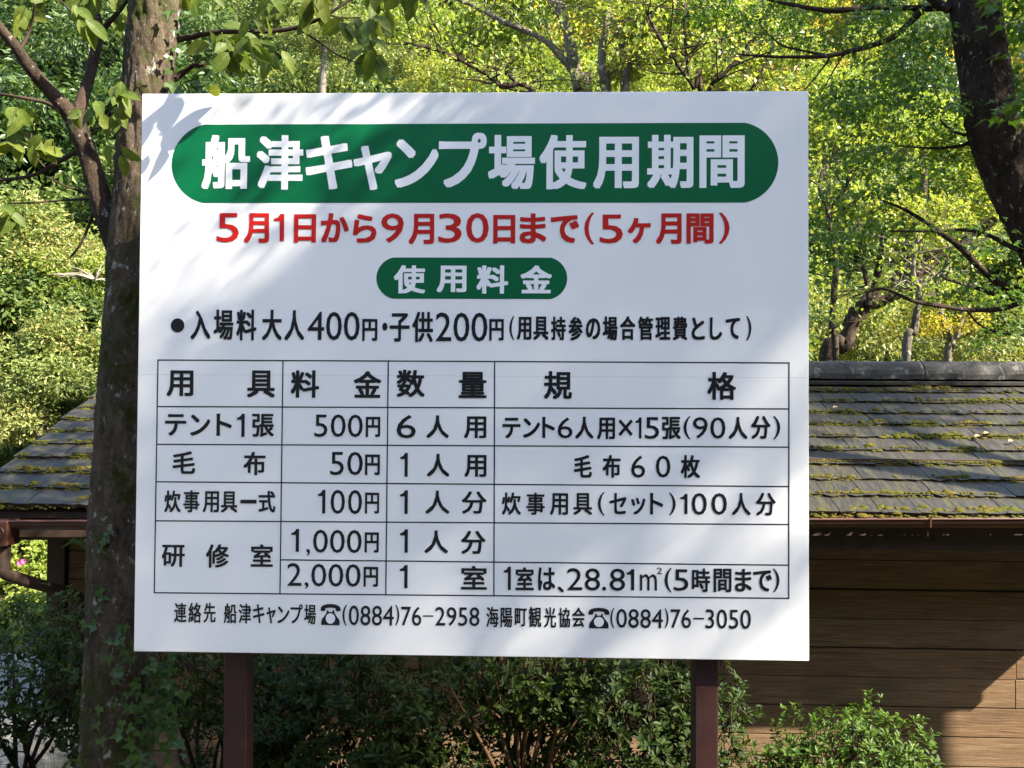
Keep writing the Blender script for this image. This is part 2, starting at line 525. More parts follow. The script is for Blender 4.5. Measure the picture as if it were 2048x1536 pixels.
# per line: material, how far strokes are thickened for kanji / kana and for figures (mm), parent
STYLE = {'title': (M_wtext, 4.3, 4.3, ban), 'date': (M_red, 2.7, 0.7, sign), 'fee': (M_wtext, 2.6, 2.6, fee),
         'admission': (M_black, 1.7, 0.3, sign), 'head': (M_black, 1.9, 1.9, None), 'tent': (M_black, 1.5, 0.0, None),
         'blanket': (M_black, 1.5, 0.0, None), 'cooking': (M_black, 1.2, 0.0, None), 'room': (M_black, 1.4, 0.0, None),
         'contact': (M_black, 0.8, 0.2, sign)}
# ruled table
grid = MB()
lw = 0.0016
def hline(x0, x1, z0, z1):
    grid.add([(x0, -0.0006, z0 - lw), (x1, -0.0006, z1 - lw), (x1, -0.0006, z1 + lw), (x0, -0.0006, z0 + lw)], [[0, 1, 2, 3]])
def vline(x0, z0, x1, z1):
    grid.add([(x0 - lw, -0.0008, z0), (x1 - lw, -0.0008, z1), (x1 + lw, -0.0008, z1), (x0 + lw, -0.0008, z0)], [[0, 1, 2, 3]])
for a in ((.0535, 1.7495, -.726, -.726), (.055, 1.747, -.852, -.848), (.054, 1.747, -.954, -.949), (.054, 1.747, -1.055, -1.053),
          (.054, 1.747, -1.160, -1.153), (.397, 1.747, -1.261, -1.260), (.0525, 1.7485, -1.353, -1.347)):
    hline(*a)
for a in ((.055, -.727, .054, -1.352), (.396, -.727, .395, -1.351), (.681, -.727, .680, -1.350), (.967, -.727, .969, -1.349), (1.748, -.727, 1.747, -1.346)):
    vline(*a)
table = grid.build('price_table', M_black, sign)


def one_shape():
    return np.array([(0, .74), (0, .83), (.22, .845), (.42, .89), (.56, .955), (.60, 1), (1, 1), (1, 0), (.58, 0), (.58, .74)])


def build_text():
    jobs = []
    for key, s in TEXT.items():
        for it in s.split(';'):
            t, x0, x1, z0, z1 = it.split()
            o = None
            if t not in '1●-☎':
                c = bpy.data.curves.new('lettering', 'FONT')
                c.body = t
                c.resolution_u = 3
                o = bpy.data.objects.new('lettering', c)
                COL.objects.link(o)
            jobs.append((key, t, float(x0), float(x1), float(z0), float(z1), o))
    bpy.context.view_layer.update()
    mbs = {}
    discs = []
    for key, t, x0, x1, z0, z1, o in jobs:
        st = STYLE[key]
        num = all(ch in '0123456789,.()m×' for ch in t)
        e = st[2] if num else st[1]
        if t == '2' and x1 - x0 < 18:
            e = 0.0
        if o is not None:
            me = o.to_mesh()
            n = len(me.vertices)
            v = np.empty(n * 3); me.vertices.foreach_get('co', v); v = v.reshape(-1, 3)[:, :2]
            fs = {}
            for p in me.polygons:
                fs.setdefault(len(p.vertices), []).append(list(p.vertices))
            fs = [np.array(f) for f in fs.values()]
            o.to_mesh_clear()
        elif t == '1':
            v = one_shape(); fs = [np.array([list(range(len(v)))])]; e = 0.0
        elif t == '-':
            v = np.array([(0, 0), (1, 0), (1, 1), (0, 1)], float); fs = [np.array([[0, 1, 2, 3]])]; e = 0.0
        elif t == '●':
            an = np.linspace(0, 2 * np.pi, 33)[:-1]
            v = np.stack([np.cos(an), np.sin(an)], 1); fs = [np.array([list(range(32))])]; e = 0.0
        else:   # telephone pictogram: handset over a body with a round dial
            e = 0.0
            hs = [(0, .70), (.02, .84), (.12, .93), (.3, .985), (.5, 1), (.7, .985), (.88, .93), (.98, .84), (1, .70), (.95, .66), (.80, .66), (.76, .70), (.75, .80), (.5, .83), (.25, .80), (.24, .70), (.20, .66), (.05, .66)]
            bd = [(.05, 0), (.95, 0), (.965, .12), (.93, .27), (.80, .43), (.70, .58), (.68, .70), (.60, .70), (.60, .62), (.40, .62), (.40, .70), (.32, .70), (.30, .58), (.20, .43), (.07, .27), (.035, .12)]
            v = np.array(hs + bd)
            fs = [np.array([list(range(len(hs)))]), np.array([list(range(len(hs), len(v)))])]
            an = np.linspace(0, 2 * np.pi, 29)[:-1]
            cx, cz, rx, rz = x0 + (x1 - x0) * .5, z0 + (z1 - z0) * .31, (x1 - x0) * .235, (z1 - z0) * .245
            discs.append(MB())
            discs[-1].add(np.stack([cx + rx * np.cos(an), np.full(28, -1.6), cz + rz * np.sin(an)], 1) / 1000, [[list(range(28))]])
        lo, hi = v.min(0), v.max(0)
        w = (v - lo) / np.maximum(hi - lo, 1e-6)
        X = x0 + e + w[:, 0] * max(x1 - x0 - 2 * e, 1)
        Z = z0 + e * .8 + w[:, 1] * max(z1 - z0 - 1.6 * e, 1)
        base = 1.2
        k8 = [(-1, -1), (1, -1), (-1, 1), (1, 1), (0, -1), (0, 1), (-1, 0), (1, 0), (0, 0)]
        offs = [(0, 0)] if e < 0.15 else [(e * a, .8 * e * c) for a, c in (k8 if e > 2 else k8[:4] + k8[-1:])]
        for q, (dx, dz) in enumerate(offs):
            mbs.setdefault((key, t, x0, z0), MB()).add(np.stack([X + dx, np.full(len(X), -base - 0.02 * q), Z + dz], 1) / 1000, fs)
    for key, t, x0, x1, z0, z1, o in jobs:
        if o is not None:
            c = o.data
            bpy.data.objects.remove(o)
            bpy.data.curves.remove(c)
    for (key, t, _, _), mb in mbs.items():
        mb.build('character' if len(t) == 1 else 'figures', STYLE[key][0], STYLE[key][3] or table)
    for q in discs:
        q.build('dial', M_wtext, sign)


build_text()

# ------------------------------------------------------------------ the low shed behind the sign
YAW = R(-2.0)
shed = thing('shed', 'low brown timber shed with a mossy slate gable roof behind the notice board', 'shed', (0, 4.97, 0), YAW)
XL, XR = -2.86, 3.60
PIT = math.atan(0.408)
CP, SP = math.cos(PIT), math.sin(PIT)
EY, EZ = -0.50, 1.052
EXPO = 0.1836
RY, RZ = EY + 1.95 * CP, EZ + 1.95 * SP


def wood_mat():
    m, t = mat('weathered_board')
    tc = N(t, 'ShaderNodeTexCoord')
    oi = N(t, 'ShaderNodeObjectInfo')
    cm = N(t, 'ShaderNodeVectorMath', operation='MULTIPLY_ADD')
    cm.inputs[1].default_value = (17, 5, 9)
    t.links.new(oi.outputs['Random'], cm.inputs[0])
    t.links.new(tc.outputs['Object'], cm.inputs[2])
    grain = noise(t, 9, 9, 0.75, vec=cm.outputs[0], stretch=(0.5, 14, 14), dist=0.5)
    c = ramp(t, grain, [(0.30, (0.082, 0.046, 0.025)), (0.5, (0.158, 0.100, 0.057)), (0.70, (0.235, 0.158, 0.093))])
    tone = ramp(t, oi.outputs['Random'], [(0, (0.90, 0.84, 0.78)), (0.4, (1.0, 0.97, 0.94)), (1, (1.03, 1.06, 1.05))])
    c = mix(t, 1.0, c, tone, 'MULTIPLY')
    st = noise(t, 2.2, 5, 0.6, vec=cm.outputs[0], stretch=(1, 1, 2))
    c = mix(t, ramp(t, st, [(0.52, (0, 0, 0)), (0.72, (0.55, 0.55, 0.55))]), c, (0.055, 0.04, 0.03))
    surf(t, c, 0.85, grain, 0.004, spec=0.08)
    return m


M_wood = wood_mat()
M_dark = paint_mat('dark_brown_stain', (0.030, 0.017, 0.012), (0.05, 0.028, 0.018), 0.8)
M_gutter = paint_mat('copper_brown_gutter', (0.045, 0.016, 0.009), (0.07, 0.025, 0.013), 0.42)


def slate_mat():
    m, t = mat('slate_with_moss')
    tc = N(t, 'ShaderNodeTexCoord')
    oi = N(t, 'ShaderNodeObjectInfo')
    cm = N(t, 'ShaderNodeVectorMath', operation='MULTIPLY_ADD')
    cm.inputs[1].default_value = (13, 29, 7)
    t.links.new(oi.outputs['Random'], cm.inputs[0])
    t.links.new(tc.outputs['Object'], cm.inputs[2])
    v = cm.outputs[0]
    a = noise(t, 9, 6, 0.65, vec=v)
    c = ramp(t, a, [(0.3, (0.012, 0.010, 0.008)), (0.55, (0.025, 0.0205, 0.016)), (0.8, (0.052, 0.043, 0.031))])
    tone = ramp(t, oi.outputs['Random'], [(0, (0.75, 0.76, 0.8)), (0.5, (1, 1, 1)), (1, (1.25, 1.2, 1.1))])
    c = mix(t, 1.0, c, tone, 'MULTIPLY')
    li = noise(t, 26, 4, 0.6, vec=v)
    c = mix(t, ramp(t, li, [(0.66, (0, 0, 0)), (0.70, (0.7, 0.7, 0.7))]), c, (0.085, 0.085, 0.066))
    mo = noise(t, 5.5, 6, 0.72, vec=v, dist=0.5)
    c = mix(t, ramp(t, mo, [(0.50, (0, 0, 0)), (0.62, (0.85, 0.85, 0.85))]), c, mix(t, li, (0.015, 0.017, 0.004), (0.062, 0.058, 0.008)))
    surf(t, c, 0.6, a, 0.006, spec=0.28)
    return m


M_slate = slate_mat()
M_ridge = bark_mat('weathered_ridge_cement', (0.028, 0.026, 0.024), (0.06, 0.057, 0.05), (0.15, 0.15, 0.125), 0.57, (0.07, 0.075, 0.012), 0.64, scale=10, bump=0.006)
m_, t_ = mat('moss')
f1 = noise(t_, 40, 5, 0.7)
f2 = noise(t_, 3, 3, 0.6)
cc = mix(t_, f1, (0.012, 0.016, 0.003), (0.095, 0.090, 0.010))
cc = mix(t_, ramp(t_, f2, [(0.5, (0, 0, 0)), (0.75, (0.6, 0.6, 0.6))]), cc, (0.12, 0.07, 0.02))
surf(t_, cc, 0.95, f1, 0.012, spec=0.1)
M_moss = m_

# wall boards: shiplap, horizontal, with open shadow gaps
b = MB(); b.box(-2.52, 3.28, 0.0165, 0.06, -0.75, 1.30); b.build('wall_lining', M_dark, shed)
r_ = np.random.default_rng(3)
plank_meshes = {}
for k in range(-5, 7):
    z0 = 0.10 + 0.16 * k
    xs = [-2.52, 3.28]
    if k == 0:
        xs = [-2.52, -0.6, 2.77, 3.28]
    elif k == -1:
        xs = [-2.52, -1.1, 2.765, 3.28]
    elif k % 3 == 1:
        xs = [-2.52, 0.3 + .2 * k, 3.28]
    for x0, x1 in zip(xs[:-1], xs[1:]):
        b = MB()
        b.box(0.0015, x1 - x0 - 0.0015, 0, 0.013, 0.0065, 0.1598, 0.0012)
        o = b.build('plank', M_wood, shed)
        o.location = (x0, float(r_.uniform(-0.0015, 0.0015)), z0)
        o.rotation_euler = (0, float(r_.normal(0, 0.0006)), 0)
# left end wall: boards and corner post
for k in range(-5, 7):
    b = MB(); b.box(-2.512, -2.49, 0.07, 2.70, 0.1 + 0.16 * k + .004, 0.1 + 0.16 * k + .1597); b.build('plank', M_wood, shed)
b = MB(); b.box(-2.63, -2.525, -0.03, 0.068, -0.75, 1.05, 0.004); b.build('corner_post', M_dark, shed)
b = MB(); b.box(3.285, 3.38, -0.03, 0.068, -0.75, 1.05, 0.004); b.build('corner_post', M_dark, shed)
# fascia, soffit, roof deck
b = MB(); b.box(XL + .03, XR - .03, EY + .035, EY + .065, 0.875, 1.034, 0.002); b.build('fascia', M_dark, shed)
b = MB(); b.box(XL + .03, XR - .03, EY + .068, -0.003, 0.925, 0.94); b.build('soffit', M_dark, shed)
b = MB()
d = 0.012
yb = 2 * RY - EY
b.add([(x, y, z) for x in (XL + .02, XR - .02) for (y, z) in ((EY + .02, EZ - .03), (RY, RZ - d), (yb, EZ - .03), (yb, EZ - .06), (RY, RZ - .05), (EY + .02, EZ - .06))],
      [[[0, 1, 7, 6], [1, 2, 8, 7], [2, 3, 9, 8], [3, 4, 10, 9], [4, 5, 11, 10], [5, 0, 6, 11]], [[0, 5, 4, 1], [1, 4, 3, 2], [6, 7, 10, 11], [7, 8, 9, 10]]])
b.build('roof_deck', M_dark, shed)
b = MB()
for x in (-2.505,):
    b.add([(x, 0.07, 0.9), (x, yb - .4, 0.9), (x, yb - .4, EZ), (x, RY, RZ - .06), (x, 0.07, EZ + .16)], [[[0, 1, 2, 3, 4]]])
b.build('gable_panel', M_dark, shed)


def tile_mesh(seed):
    r = np.random.default_rng(seed)
    n = 6
    L, th = 0.245, 0.021
    xs = np.linspace(0, 1, n)
    fy = r.normal(0, 0.0045, n); fz = r.normal(0, 0.0015, n)
    v = []
    for i in range(n):
        v.append((xs[i], fy[i], th + 0.018 + fz[i]))
    for i in range(n):
        v.append((xs[i], L * .5, th + 0.010 + r.normal(0, .001)))
    for i in range(n):
        v.append((xs[i], L, th + 0.002))
    for i in range(n):
        v.append((xs[i], fy[i] + 0.004, 0.016 + r.normal(0, .002)))
    v += [(0, L, 0), (1, L, 0)]
    q = []
    for i in range(n - 1):
        q += [[i, i + 1, n + i + 1, n + i], [n + i, n + i + 1, 2 * n + i + 1, 2 * n + i], [3 * n + i, 3 * n + i + 1, i + 1, i]]
    pent = [[3 * n, 0, n, 2 * n, 4 * n], [4 * n - 1, 4 * n + 1, 3 * n - 1, 2 * n - 1, n - 1]]
    return mesh_np('tile', v, [np.array(q), np.array(pent)], M_slate)


TM = [tile_mesh(50 + i) for i in range(8)]
tr = np.random.default_rng(11)
hidden = MB()
moss_pts = []
ROT = Matrix.Rotation(PIT, 4, 'X')
for row in range(11):
    x = XL - 0.11 * (row % 2) + tr.uniform(-.02, .02) + 0.0
    if row == 10:
        pass
    while x < XR - 0.02:
        w = 0.195 * tr.uniform(0.86, 1.16)
        x0, x1 = max(x, XL + tr.uniform(-.006, .012)), min(x + w, XR)
        x = x + w
        if x1 - x0 < 0.04:
            continue
        s = row * EXPO + tr.normal(0, 0.004)
        loc = Vector((x0 + .0012, EY + s * CP, EZ + s * SP - 0.02))
        # photo column this tile shows in, to know whether the board hides it
        Yw = 4.97 + loc.y - 0.035 * x0
        px = 1024 + 1770 * x0 / Yw
        gap = tr.uniform(0.0015, 0.004)
        mtx = Matrix.Translation(loc) @ ROT @ Matrix.Rotation(tr.normal(0, .008), 4, 'Z') @ Matrix.Rotation(tr.normal(0, .003), 4, 'Y') @ Matrix.Diagonal((x1 - x0 - gap, 1, tr.uniform(.93, 1.07), 1))
        me = TM[int(tr.integers(8))]
        if px < 330 or px > 1530:
            o = link('tile', me, shed)
            o.matrix_local = mtx
        else:
            n = len(me.vertices)
            v = np.empty(n * 3); me.vertices.foreach_get('co', v)
            v = np.c_[v.reshape(-1, 3), np.ones(n)] @ np.array(mtx).T
            fs = {}
            for p in me.polygons:
                fs.setdefault(len(p.vertices), []).append(list(p.vertices))
            hidden.add(v[:, :3], [np.array(f) for f in fs.values()])
o = hidden.build('tile_field', M_slate, shed)
o['kind'] = 'stuff'
# far slope: plain courses
b = MB()
for row in range(11):
    s0, s1 = row * EXPO, row * EXPO + .24
    b.add([(x, yb - s * CP, EZ + s * SP + h) for x in (XL, XR) for s, h in ((s0, .02), (s1, .004), (s0, 0))], [[[0, 3, 4, 1], [0, 2, 5, 3]]])
o = b.build('far_tile_field', M_slate, shed); o['kind'] = 'stuff'

# moss cushions along the butts and joints of the tiles
mr = np.random.default_rng(21)
moss = MB()


def cushion(c, rx, ry, rz, seed_r):
    n = 7
    an = np.arange(n) * 2 * np.pi / n + seed_r.uniform(0, 6)
    j = seed_r.uniform(.75, 1.2, n)
    v = [(np.cos(a) * rx * q, np.sin(a) * ry * q, -0.2 * rz) for a, q in zip(an, j)]
    v += [(np.cos(a) * rx * .72 * q, np.sin(a) * ry * .72 * q, rz * seed_r.uniform(.45, .8)) for a, q in zip(an, j[::-1])]
    v.append((0, 0, rz))
    f4 = [[i, (i + 1) % n, n + (i + 1) % n, n + i] for i in range(n)]
    f3 = [[n + i, n + (i + 1) % n, 2 * n] for i in range(n)]
    v = np.array(v)
    y = v[:, 1] * CP - v[:, 2] * SP; z = v[:, 1] * SP + v[:, 2] * CP
    moss.add(np.stack([v[:, 0], y, z], 1) + c, [np.array(f4), np.array(f3)])


for row in range(11):
    x = XL + .02
    while x < XR - .02:
        x += mr.exponential(0.0025)
        dens = 0.84 + 0.45 * math.sin(x * 3.3 + row * 2.1) + 0.35 * math.sin(x * 9.1 + row * 5.7) + .25 * math.sin(x * 21 + row)
        if mr.uniform(0, 1.25) > dens:
            continue
        big = mr.uniform() < 0.06
        r0 = mr.uniform(.004, .0095) * (1.9 if big else 1)
        s_ = row * EXPO + (mr.normal(-0.004, 0.005) if not big else mr.normal(0.004, .012))
        dz = mr.uniform(0.010, 0.026) if s_ < row * EXPO else 0.034
        c = np.array([x, EY + s_ * CP, EZ + s_ * SP - 0.02 + dz + (.012 if row else 0)])
        cushion(c, r0 * mr.uniform(1.1, 2.4), r0, r0 * mr.uniform(.5, .85), mr)
# a few thick pads lying on the slates
for (px_, s_, n_) in ((2.35, 5.05 * EXPO, 26), (3.0, 4.1 * EXPO, 26), (1.9, .15 * EXPO, 16), (2.5, .2 * EXPO, 22), (2.25, .1 * EXPO, 12), (-2.1, .3 * EXPO, 20), (-2.45, 2.1 * EXPO, 16), (-1.95, 1.1 * EXPO, 14), (3.1, 8.2 * EXPO, 22), (2.75, 9.4 * EXPO, 18), (3.2, 10.2 * EXPO, 26), (-2.6, 4.1 * EXPO, 12)):
    for i in range(n_):
        x = px_ + mr.normal(0, .09); q = s_ + mr.normal(0, .016)
        cushion(np.array([x, EY + q * CP, EZ + q * SP + 0.018]), mr.uniform(.014, .034), mr.uniform(.012, .02), mr.uniform(.006, .013), mr)
o = moss.build('moss', M_moss, shed, True)
o['kind'] = 'stuff'
print('moss verts', moss.n)

# ridge: two low courses and a rounded cap in lengths
for i in range(8):
    x0 = XL + .02 + i * (XR - XL - .04) / 8; x1 = x0 + (XR - XL - .04) / 8 - 0.006
    b = MB()
    n = 9
    rr_ = np.random.default_rng(70 + i)
    prof = [(-0.165, -0.075), (-0.165, -0.04), (-.155, -.012)] + [(-0.14 * math.cos(a) , 0.0 + 0.055 * math.sin(a) ** .8 ) for a in np.linspace(0.15, math.pi - .15, n)] + [(.155, -.012), (0.165, -0.04), (0.165, -0.075)]
    ks = 12
    vv = []
    for kx in range(ks + 1):
        X = x0 + (x1 - x0) * kx / ks
        for (py, pz) in prof:
            vv.append((X, RY + py + rr_.normal(0, .002), RZ + .062 + pz + rr_.normal(0, .0022)))
    m = len(prof)
    f = [[k * m + j, (k + 1) * m + j, (k + 1) * m + j + 1, k * m + j + 1] for k in range(ks) for j in range(m - 1)]
    b.add(vv, [f, ])
    b.add(vv[:m], [[list(range(m))]]); b.add(vv[-m:], [[list(range(m))[::-1]]])
    b.build('ridge_cap', M_ridge, shed)
    b = MB()
    b.box(x0 - .002, x1 + .004, RY - 0.205, RY - .06, RZ - 0.055, RZ - .028, .003)
    b.box(x0 - .002, x1 + .004, RY + 0.06, RY + .205, RZ - 0.055, RZ - .028, .003)
    b.build('ridge_course', M_slate, shed)

# gutter, brackets, outlet box and downpipe
GZ0, GZ1 = 0.980, 1.046     # lip height at the left and right end


def gut_z(x):
    return GZ0 + (GZ1 - GZ0) * (x - XL) / (5.0)


b = MB()
prof = []
for a in np.linspace(math.pi, 2 * math.pi, 11):
    prof.append((math.cos(a) * .046, math.sin(a) * .046))
for a in np.linspace(2 * math.pi, math.pi, 11):
    prof.append((math.cos(a) * .043, math.sin(a) * .043))
ks = 30
vv = []
for k in range(ks + 1):
    X = XL + (XR - XL) * k / ks
    for (py, pz) in prof:
        vv.append((X, EY - .058 + py, gut_z(X) + pz))
m = len(prof)
b.add(vv, [[[k * m + j, (k + 1) * m + j, (k + 1) * m + (j + 1) % m, k * m + (j + 1) % m] for k in range(ks) for j in range(m)]])
b.build('gutter', M_gutter, shed, True)
b = MB()
b.tube([(XL, EY - .104, gut_z(XL) + .003), (XR, EY - .104, gut_z(XR) + .003)], [.0055, .0055], 8, 2)
b.build('gutter_lip', M_gutter, shed, True)
for bx in (2.05, 0.6, -0.85):
    b = MB()
    z = gut_z(bx)
    pts = [(bx, EY - .058 + math.cos(a) * .0485, z + math.sin(a) * .0485) for a in np.linspace(math.pi, 2 * math.pi, 9)]
    for p, q in zip(pts[:-1], pts[1:]):
        b.add([(p[0] - .007, *p[1:]), (p[0] + .007, *p[1:]), (q[0] + .007, *q[1:]), (q[0] - .007, *q[1:])], [[0, 1, 2, 3]])
    b.box(bx - .004, bx + .004, EY - .112, EY - .108, z - .035, z + .012)
    b.tube([(bx, EY - .075, z - .055), (bx, EY - .075, z - .085)], [.003, .002], 6, 1)
    b.build('gutter_bracket', M_gutter, shed)
OX = -2.555
b = MB(); b.box(OX - .055, OX + .055, EY - .115, EY - .005, 0.865, 0.992, 0.006); ob = b.build('outlet_box', M_gutter, shed)
b = MB()
b.tube([(OX + math.cos(a) * .036, EY - .117, 0.930 + math.sin(a) * .036) for a in np.linspace(0, 2 * math.pi, 17)], [.003] * 17, 6, 1)
b.build('ring', M_gutter, ob)
b = MB()
b.tube([(OX + .005, EY - .055, 0.86), (OX + .005, EY - .055, 0.75), (OX + .02, EY - .02, 0.70), (OX + .12, -0.14, 0.53), (OX + .14, -0.09, 0.48), (OX + .14, -.085, 0.4), (OX + .14, -.085, -.6)], [.031] * 7, 14, 4)
b.build('downpipe', M_dark, shed, True)


# ------------------------------------------------------------------ vegetation
L_ever = leaf_mat('evergreen_leaf', [(0, (0.035, 0.065, 0.016)), (0.4, (0.085, 0.13, 0.03)), (0.75, (0.18, 0.21, 0.055)), (0.93, (0.30, 0.27, 0.10)), (1, (0.36, 0.22, 0.10))], 0.4, 0.55, 0.22)
L_tan = leaf_mat('new_tan_leaf', [(0, (0.06, 0.095, 0.02)), (0.45, (0.16, 0.20, 0.05)), (0.85, (0.28, 0.27, 0.09)), (1, (0.37, 0.26, 0.10))], 0.35, 0.5, 0.3)
L_lime = leaf_mat('lime_leaf', [(0, (0.09, 0.15, 0.022)), (0.5, (0.20, 0.26, 0.04)), (0.85, (0.34, 0.36, 0.075)), (1, (0.42, 0.33, 0.09))], 0.5, 0.45, 0.3)
L_yellow = leaf_mat('yellowing_leaf', [(0, (0.18, 0.19, 0.02)), (0.5, (0.38, 0.31, 0.045)), (1, (0.50, 0.37, 0.08))], 0.5, 0.45, 0.3)
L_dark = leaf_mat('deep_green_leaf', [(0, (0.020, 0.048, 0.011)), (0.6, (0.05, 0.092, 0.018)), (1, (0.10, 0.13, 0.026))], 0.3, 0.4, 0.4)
L_maple = leaf_mat('maple_leaf', [(0, (0.04, 0.095, 0.016)), (0.6, (0.08, 0.15, 0.022)), (1, (0.13, 0.19, 0.03))], 0.5, 0.45, 0.3)
L_big = leaf_mat('broad_leaf', [(0, (0.04, 0.085, 0.014)), (0.5, (0.085, 0.13, 0.02)), (0.85, (0.15, 0.17, 0.025)), (1, (0.22, 0.19, 0.03))], 0.52, 0.5, 0.2)
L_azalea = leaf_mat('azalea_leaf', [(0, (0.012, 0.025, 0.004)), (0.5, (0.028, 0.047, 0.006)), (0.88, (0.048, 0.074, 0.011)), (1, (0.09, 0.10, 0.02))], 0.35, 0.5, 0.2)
L_ivy = leaf_mat('ivy_leaf', [(0, (0.026, 0.055, 0.010)), (0.6, (0.052, 0.095, 0.014)), (1, (0.085, 0.13, 0.03))], 0.3, 0.4, 0.4)
M_barkL = bark_mat('lichened_bark', (0.026, 0.019, 0.013), (0.10, 0.073, 0.049), (0.30, 0.29, 0.235), 0.60, (0.05, 0.055, 0.012), 0.50, scale=18, bump=0.014)
M_barkR = bark_mat('dark_bark', (0.016, 0.010, 0.007), (0.055, 0.036, 0.024), (0.26, 0.23, 0.19), 0.615, (0.035, 0.04, 0.012), 0.60, scale=24, bump=0.012)
M_barkT = bark_mat('pale_far_bark', (0.06, 0.05, 0.035), (0.16, 0.135, 0.10), (0.36, 0.33, 0.26), 0.60, (0.12, 0.08, 0.02), 0.66, scale=9, bump=0.012)
M_twig = flat('twig_bark', (0.035, 0.022, 0.014), 0.85, 0.2)
M_paletwig = flat('bare_pale_twig', (0.22, 0.19, 0.14), 0.85, 0.2)


def lump_leaves(mb, r, c, rad, n, L, Wd, shape='diamond', out=0.7, upb=0.5, shell=0.45, flat_=1.0):
    """n leaves spread through the outer part of a lump at c"""
    d = rdir(r, n)
    q = r.uniform(shell, 1, n)[:, None] ** 0.6
    pos = np.asarray(c) + d * q * rad * np.array([1, 1, flat_])
    ax = d * out + r.normal(0, .6, (n, 3)) + np.array([0, 0, -0.25])
    nr = d * 0.6 + np.array([0, 0, upb]) + r.normal(0, .55, (n, 3))
    s = r.uniform(.5, 1.35, n)
    leaves(mb, pos, ax, nr, L * s, Wd * s, shape=shape, fold=r.uniform(.1, .3))


def crown_mesh(name, seed, m, R_=1.0, nl=22, per=260, L=0.075, Wd=0.04, lump=(0.24, 0.42), shape='diamond', flat_=0.8):
    r = np.random.default_rng(seed)
    mb = MB()
    for i in range(nl):
        d = rdir(r, 1)[0]
        d[2] = abs(d[2]) * 1.0 - 0.25
        c = d * R_ * r.uniform(.35, .95) * np.array([1, 1, .9])
        rad = r.uniform(*lump) * R_
        lump_leaves(mb, r, c, rad, int(per * (rad / (R_ * .33)) ** 2), L, Wd, shape, flat_=flat_)
    v = np.concatenate(mb.v)
    return mesh_np(name, v, [np.concatenate(x) for x in mb.f.values()], m)


CROWN = {}
for i in range(3):
    CROWN['ever%d' % i] = crown_mesh('evergreen_foliage', 100 + i, L_ever, nl=24, per=175, L=.098, Wd=.046)
for i in range(2):
    CROWN['tan%d' % i] = crown_mesh('tan_foliage', 110 + i, L_tan, nl=28, per=230, L=.075, Wd=.032, lump=(.18, .34))
for i in range(3):
    CROWN['lime%d' % i] = crown_mesh('lime_foliage', 120 + i, L_lime, nl=44, per=215, L=.075, Wd=.045, lump=(.12, .25), flat_=.5)
CROWN['dark0'] = crown_mesh('dark_foliage', 130, L_dark, nl=24, per=200, L=.10, Wd=.04)
CROWN['yellow0'] = crown_mesh('yellow_foliage', 131, L_yellow, nl=16, per=170, L=.065, Wd=.04, lump=(.2, .36), flat_=.6)


def scatter(name, label, keys, pts, idx, rot, scl):
    """one object that carries many crowns over the slope"""
    me = bpy.data.meshes.new(name)
    me.vertices.add(len(pts))
    me.vertices.foreach_set('co', np.asarray(pts, np.float32).ravel())
    for an, ty, dat in (('idx', 'INT', np.asarray(idx, np.int32)), ('scl', 'FLOAT', np.asarray(scl, np.float32))):
        at_ = me.attributes.new(an, ty, 'POINT'); at_.data.foreach_set('value', dat)
    at_ = me.attributes.new('rot', 'FLOAT_VECTOR', 'POINT'); at_.data.foreach_set('vector', np.asarray(rot, np.float32).ravel())
    o = link(name, me)
    ng = bpy.data.node_groups.new(name, 'GeometryNodeTree')
    ng.interface.new_socket('Geometry', in_out='INPUT', socket_type='NodeSocketGeometry')
    ng.interface.new_socket('Geometry', in_out='OUTPUT', socket_type='NodeSocketGeometry')
    gi = ng.nodes.new('NodeGroupInput'); go = ng.nodes.new('NodeGroupOutput')
    ip = ng.nodes.new('GeometryNodeInstanceOnPoints')
    jn = ng.nodes.new('GeometryNodeJoinGeometry')
    for k in reversed(keys):
        po = bpy.data.objects.new('foliage_clump', CROWN[k])
        oi = ng.nodes.new('GeometryNodeObjectInfo')
        oi.inputs['Object'].default_value = po
        oi.inputs['As Instance'].default_value = True
        ng.links.new(oi.outputs['Geometry'], jn.inputs[0])
    mp = ng.nodes.new('GeometryNodeMeshToPoints')
    ng.links.new(gi.outputs[0], mp.inputs['Mesh'])
    ng.links.new(mp.outputs[0], ip.inputs['Points'])
    ng.links.new(jn.outputs[0], ip.inputs['Instance'])
    ip.inputs['Pick Instance'].default_value = True
    for an, ty, sock in (('idx', 'INT', 'Instance Index'), ('rot', 'FLOAT_VECTOR', 'Rotation'), ('scl', 'FLOAT', 'Scale')):
        na = ng.nodes.new('GeometryNodeInputNamedAttribute')
        na.data_type = ty
        na.inputs['Name'].default_value = an
        ng.links.new(na.outputs['Attribute'], ip.inputs[sock])
    ng.links.new(ip.outputs[0], go.inputs[0])
    md = o.modifiers.new('scatter', 'NODES')
    md.node_group = ng
    o['kind'] = 'stuff'
    o['label'] = label
    return o


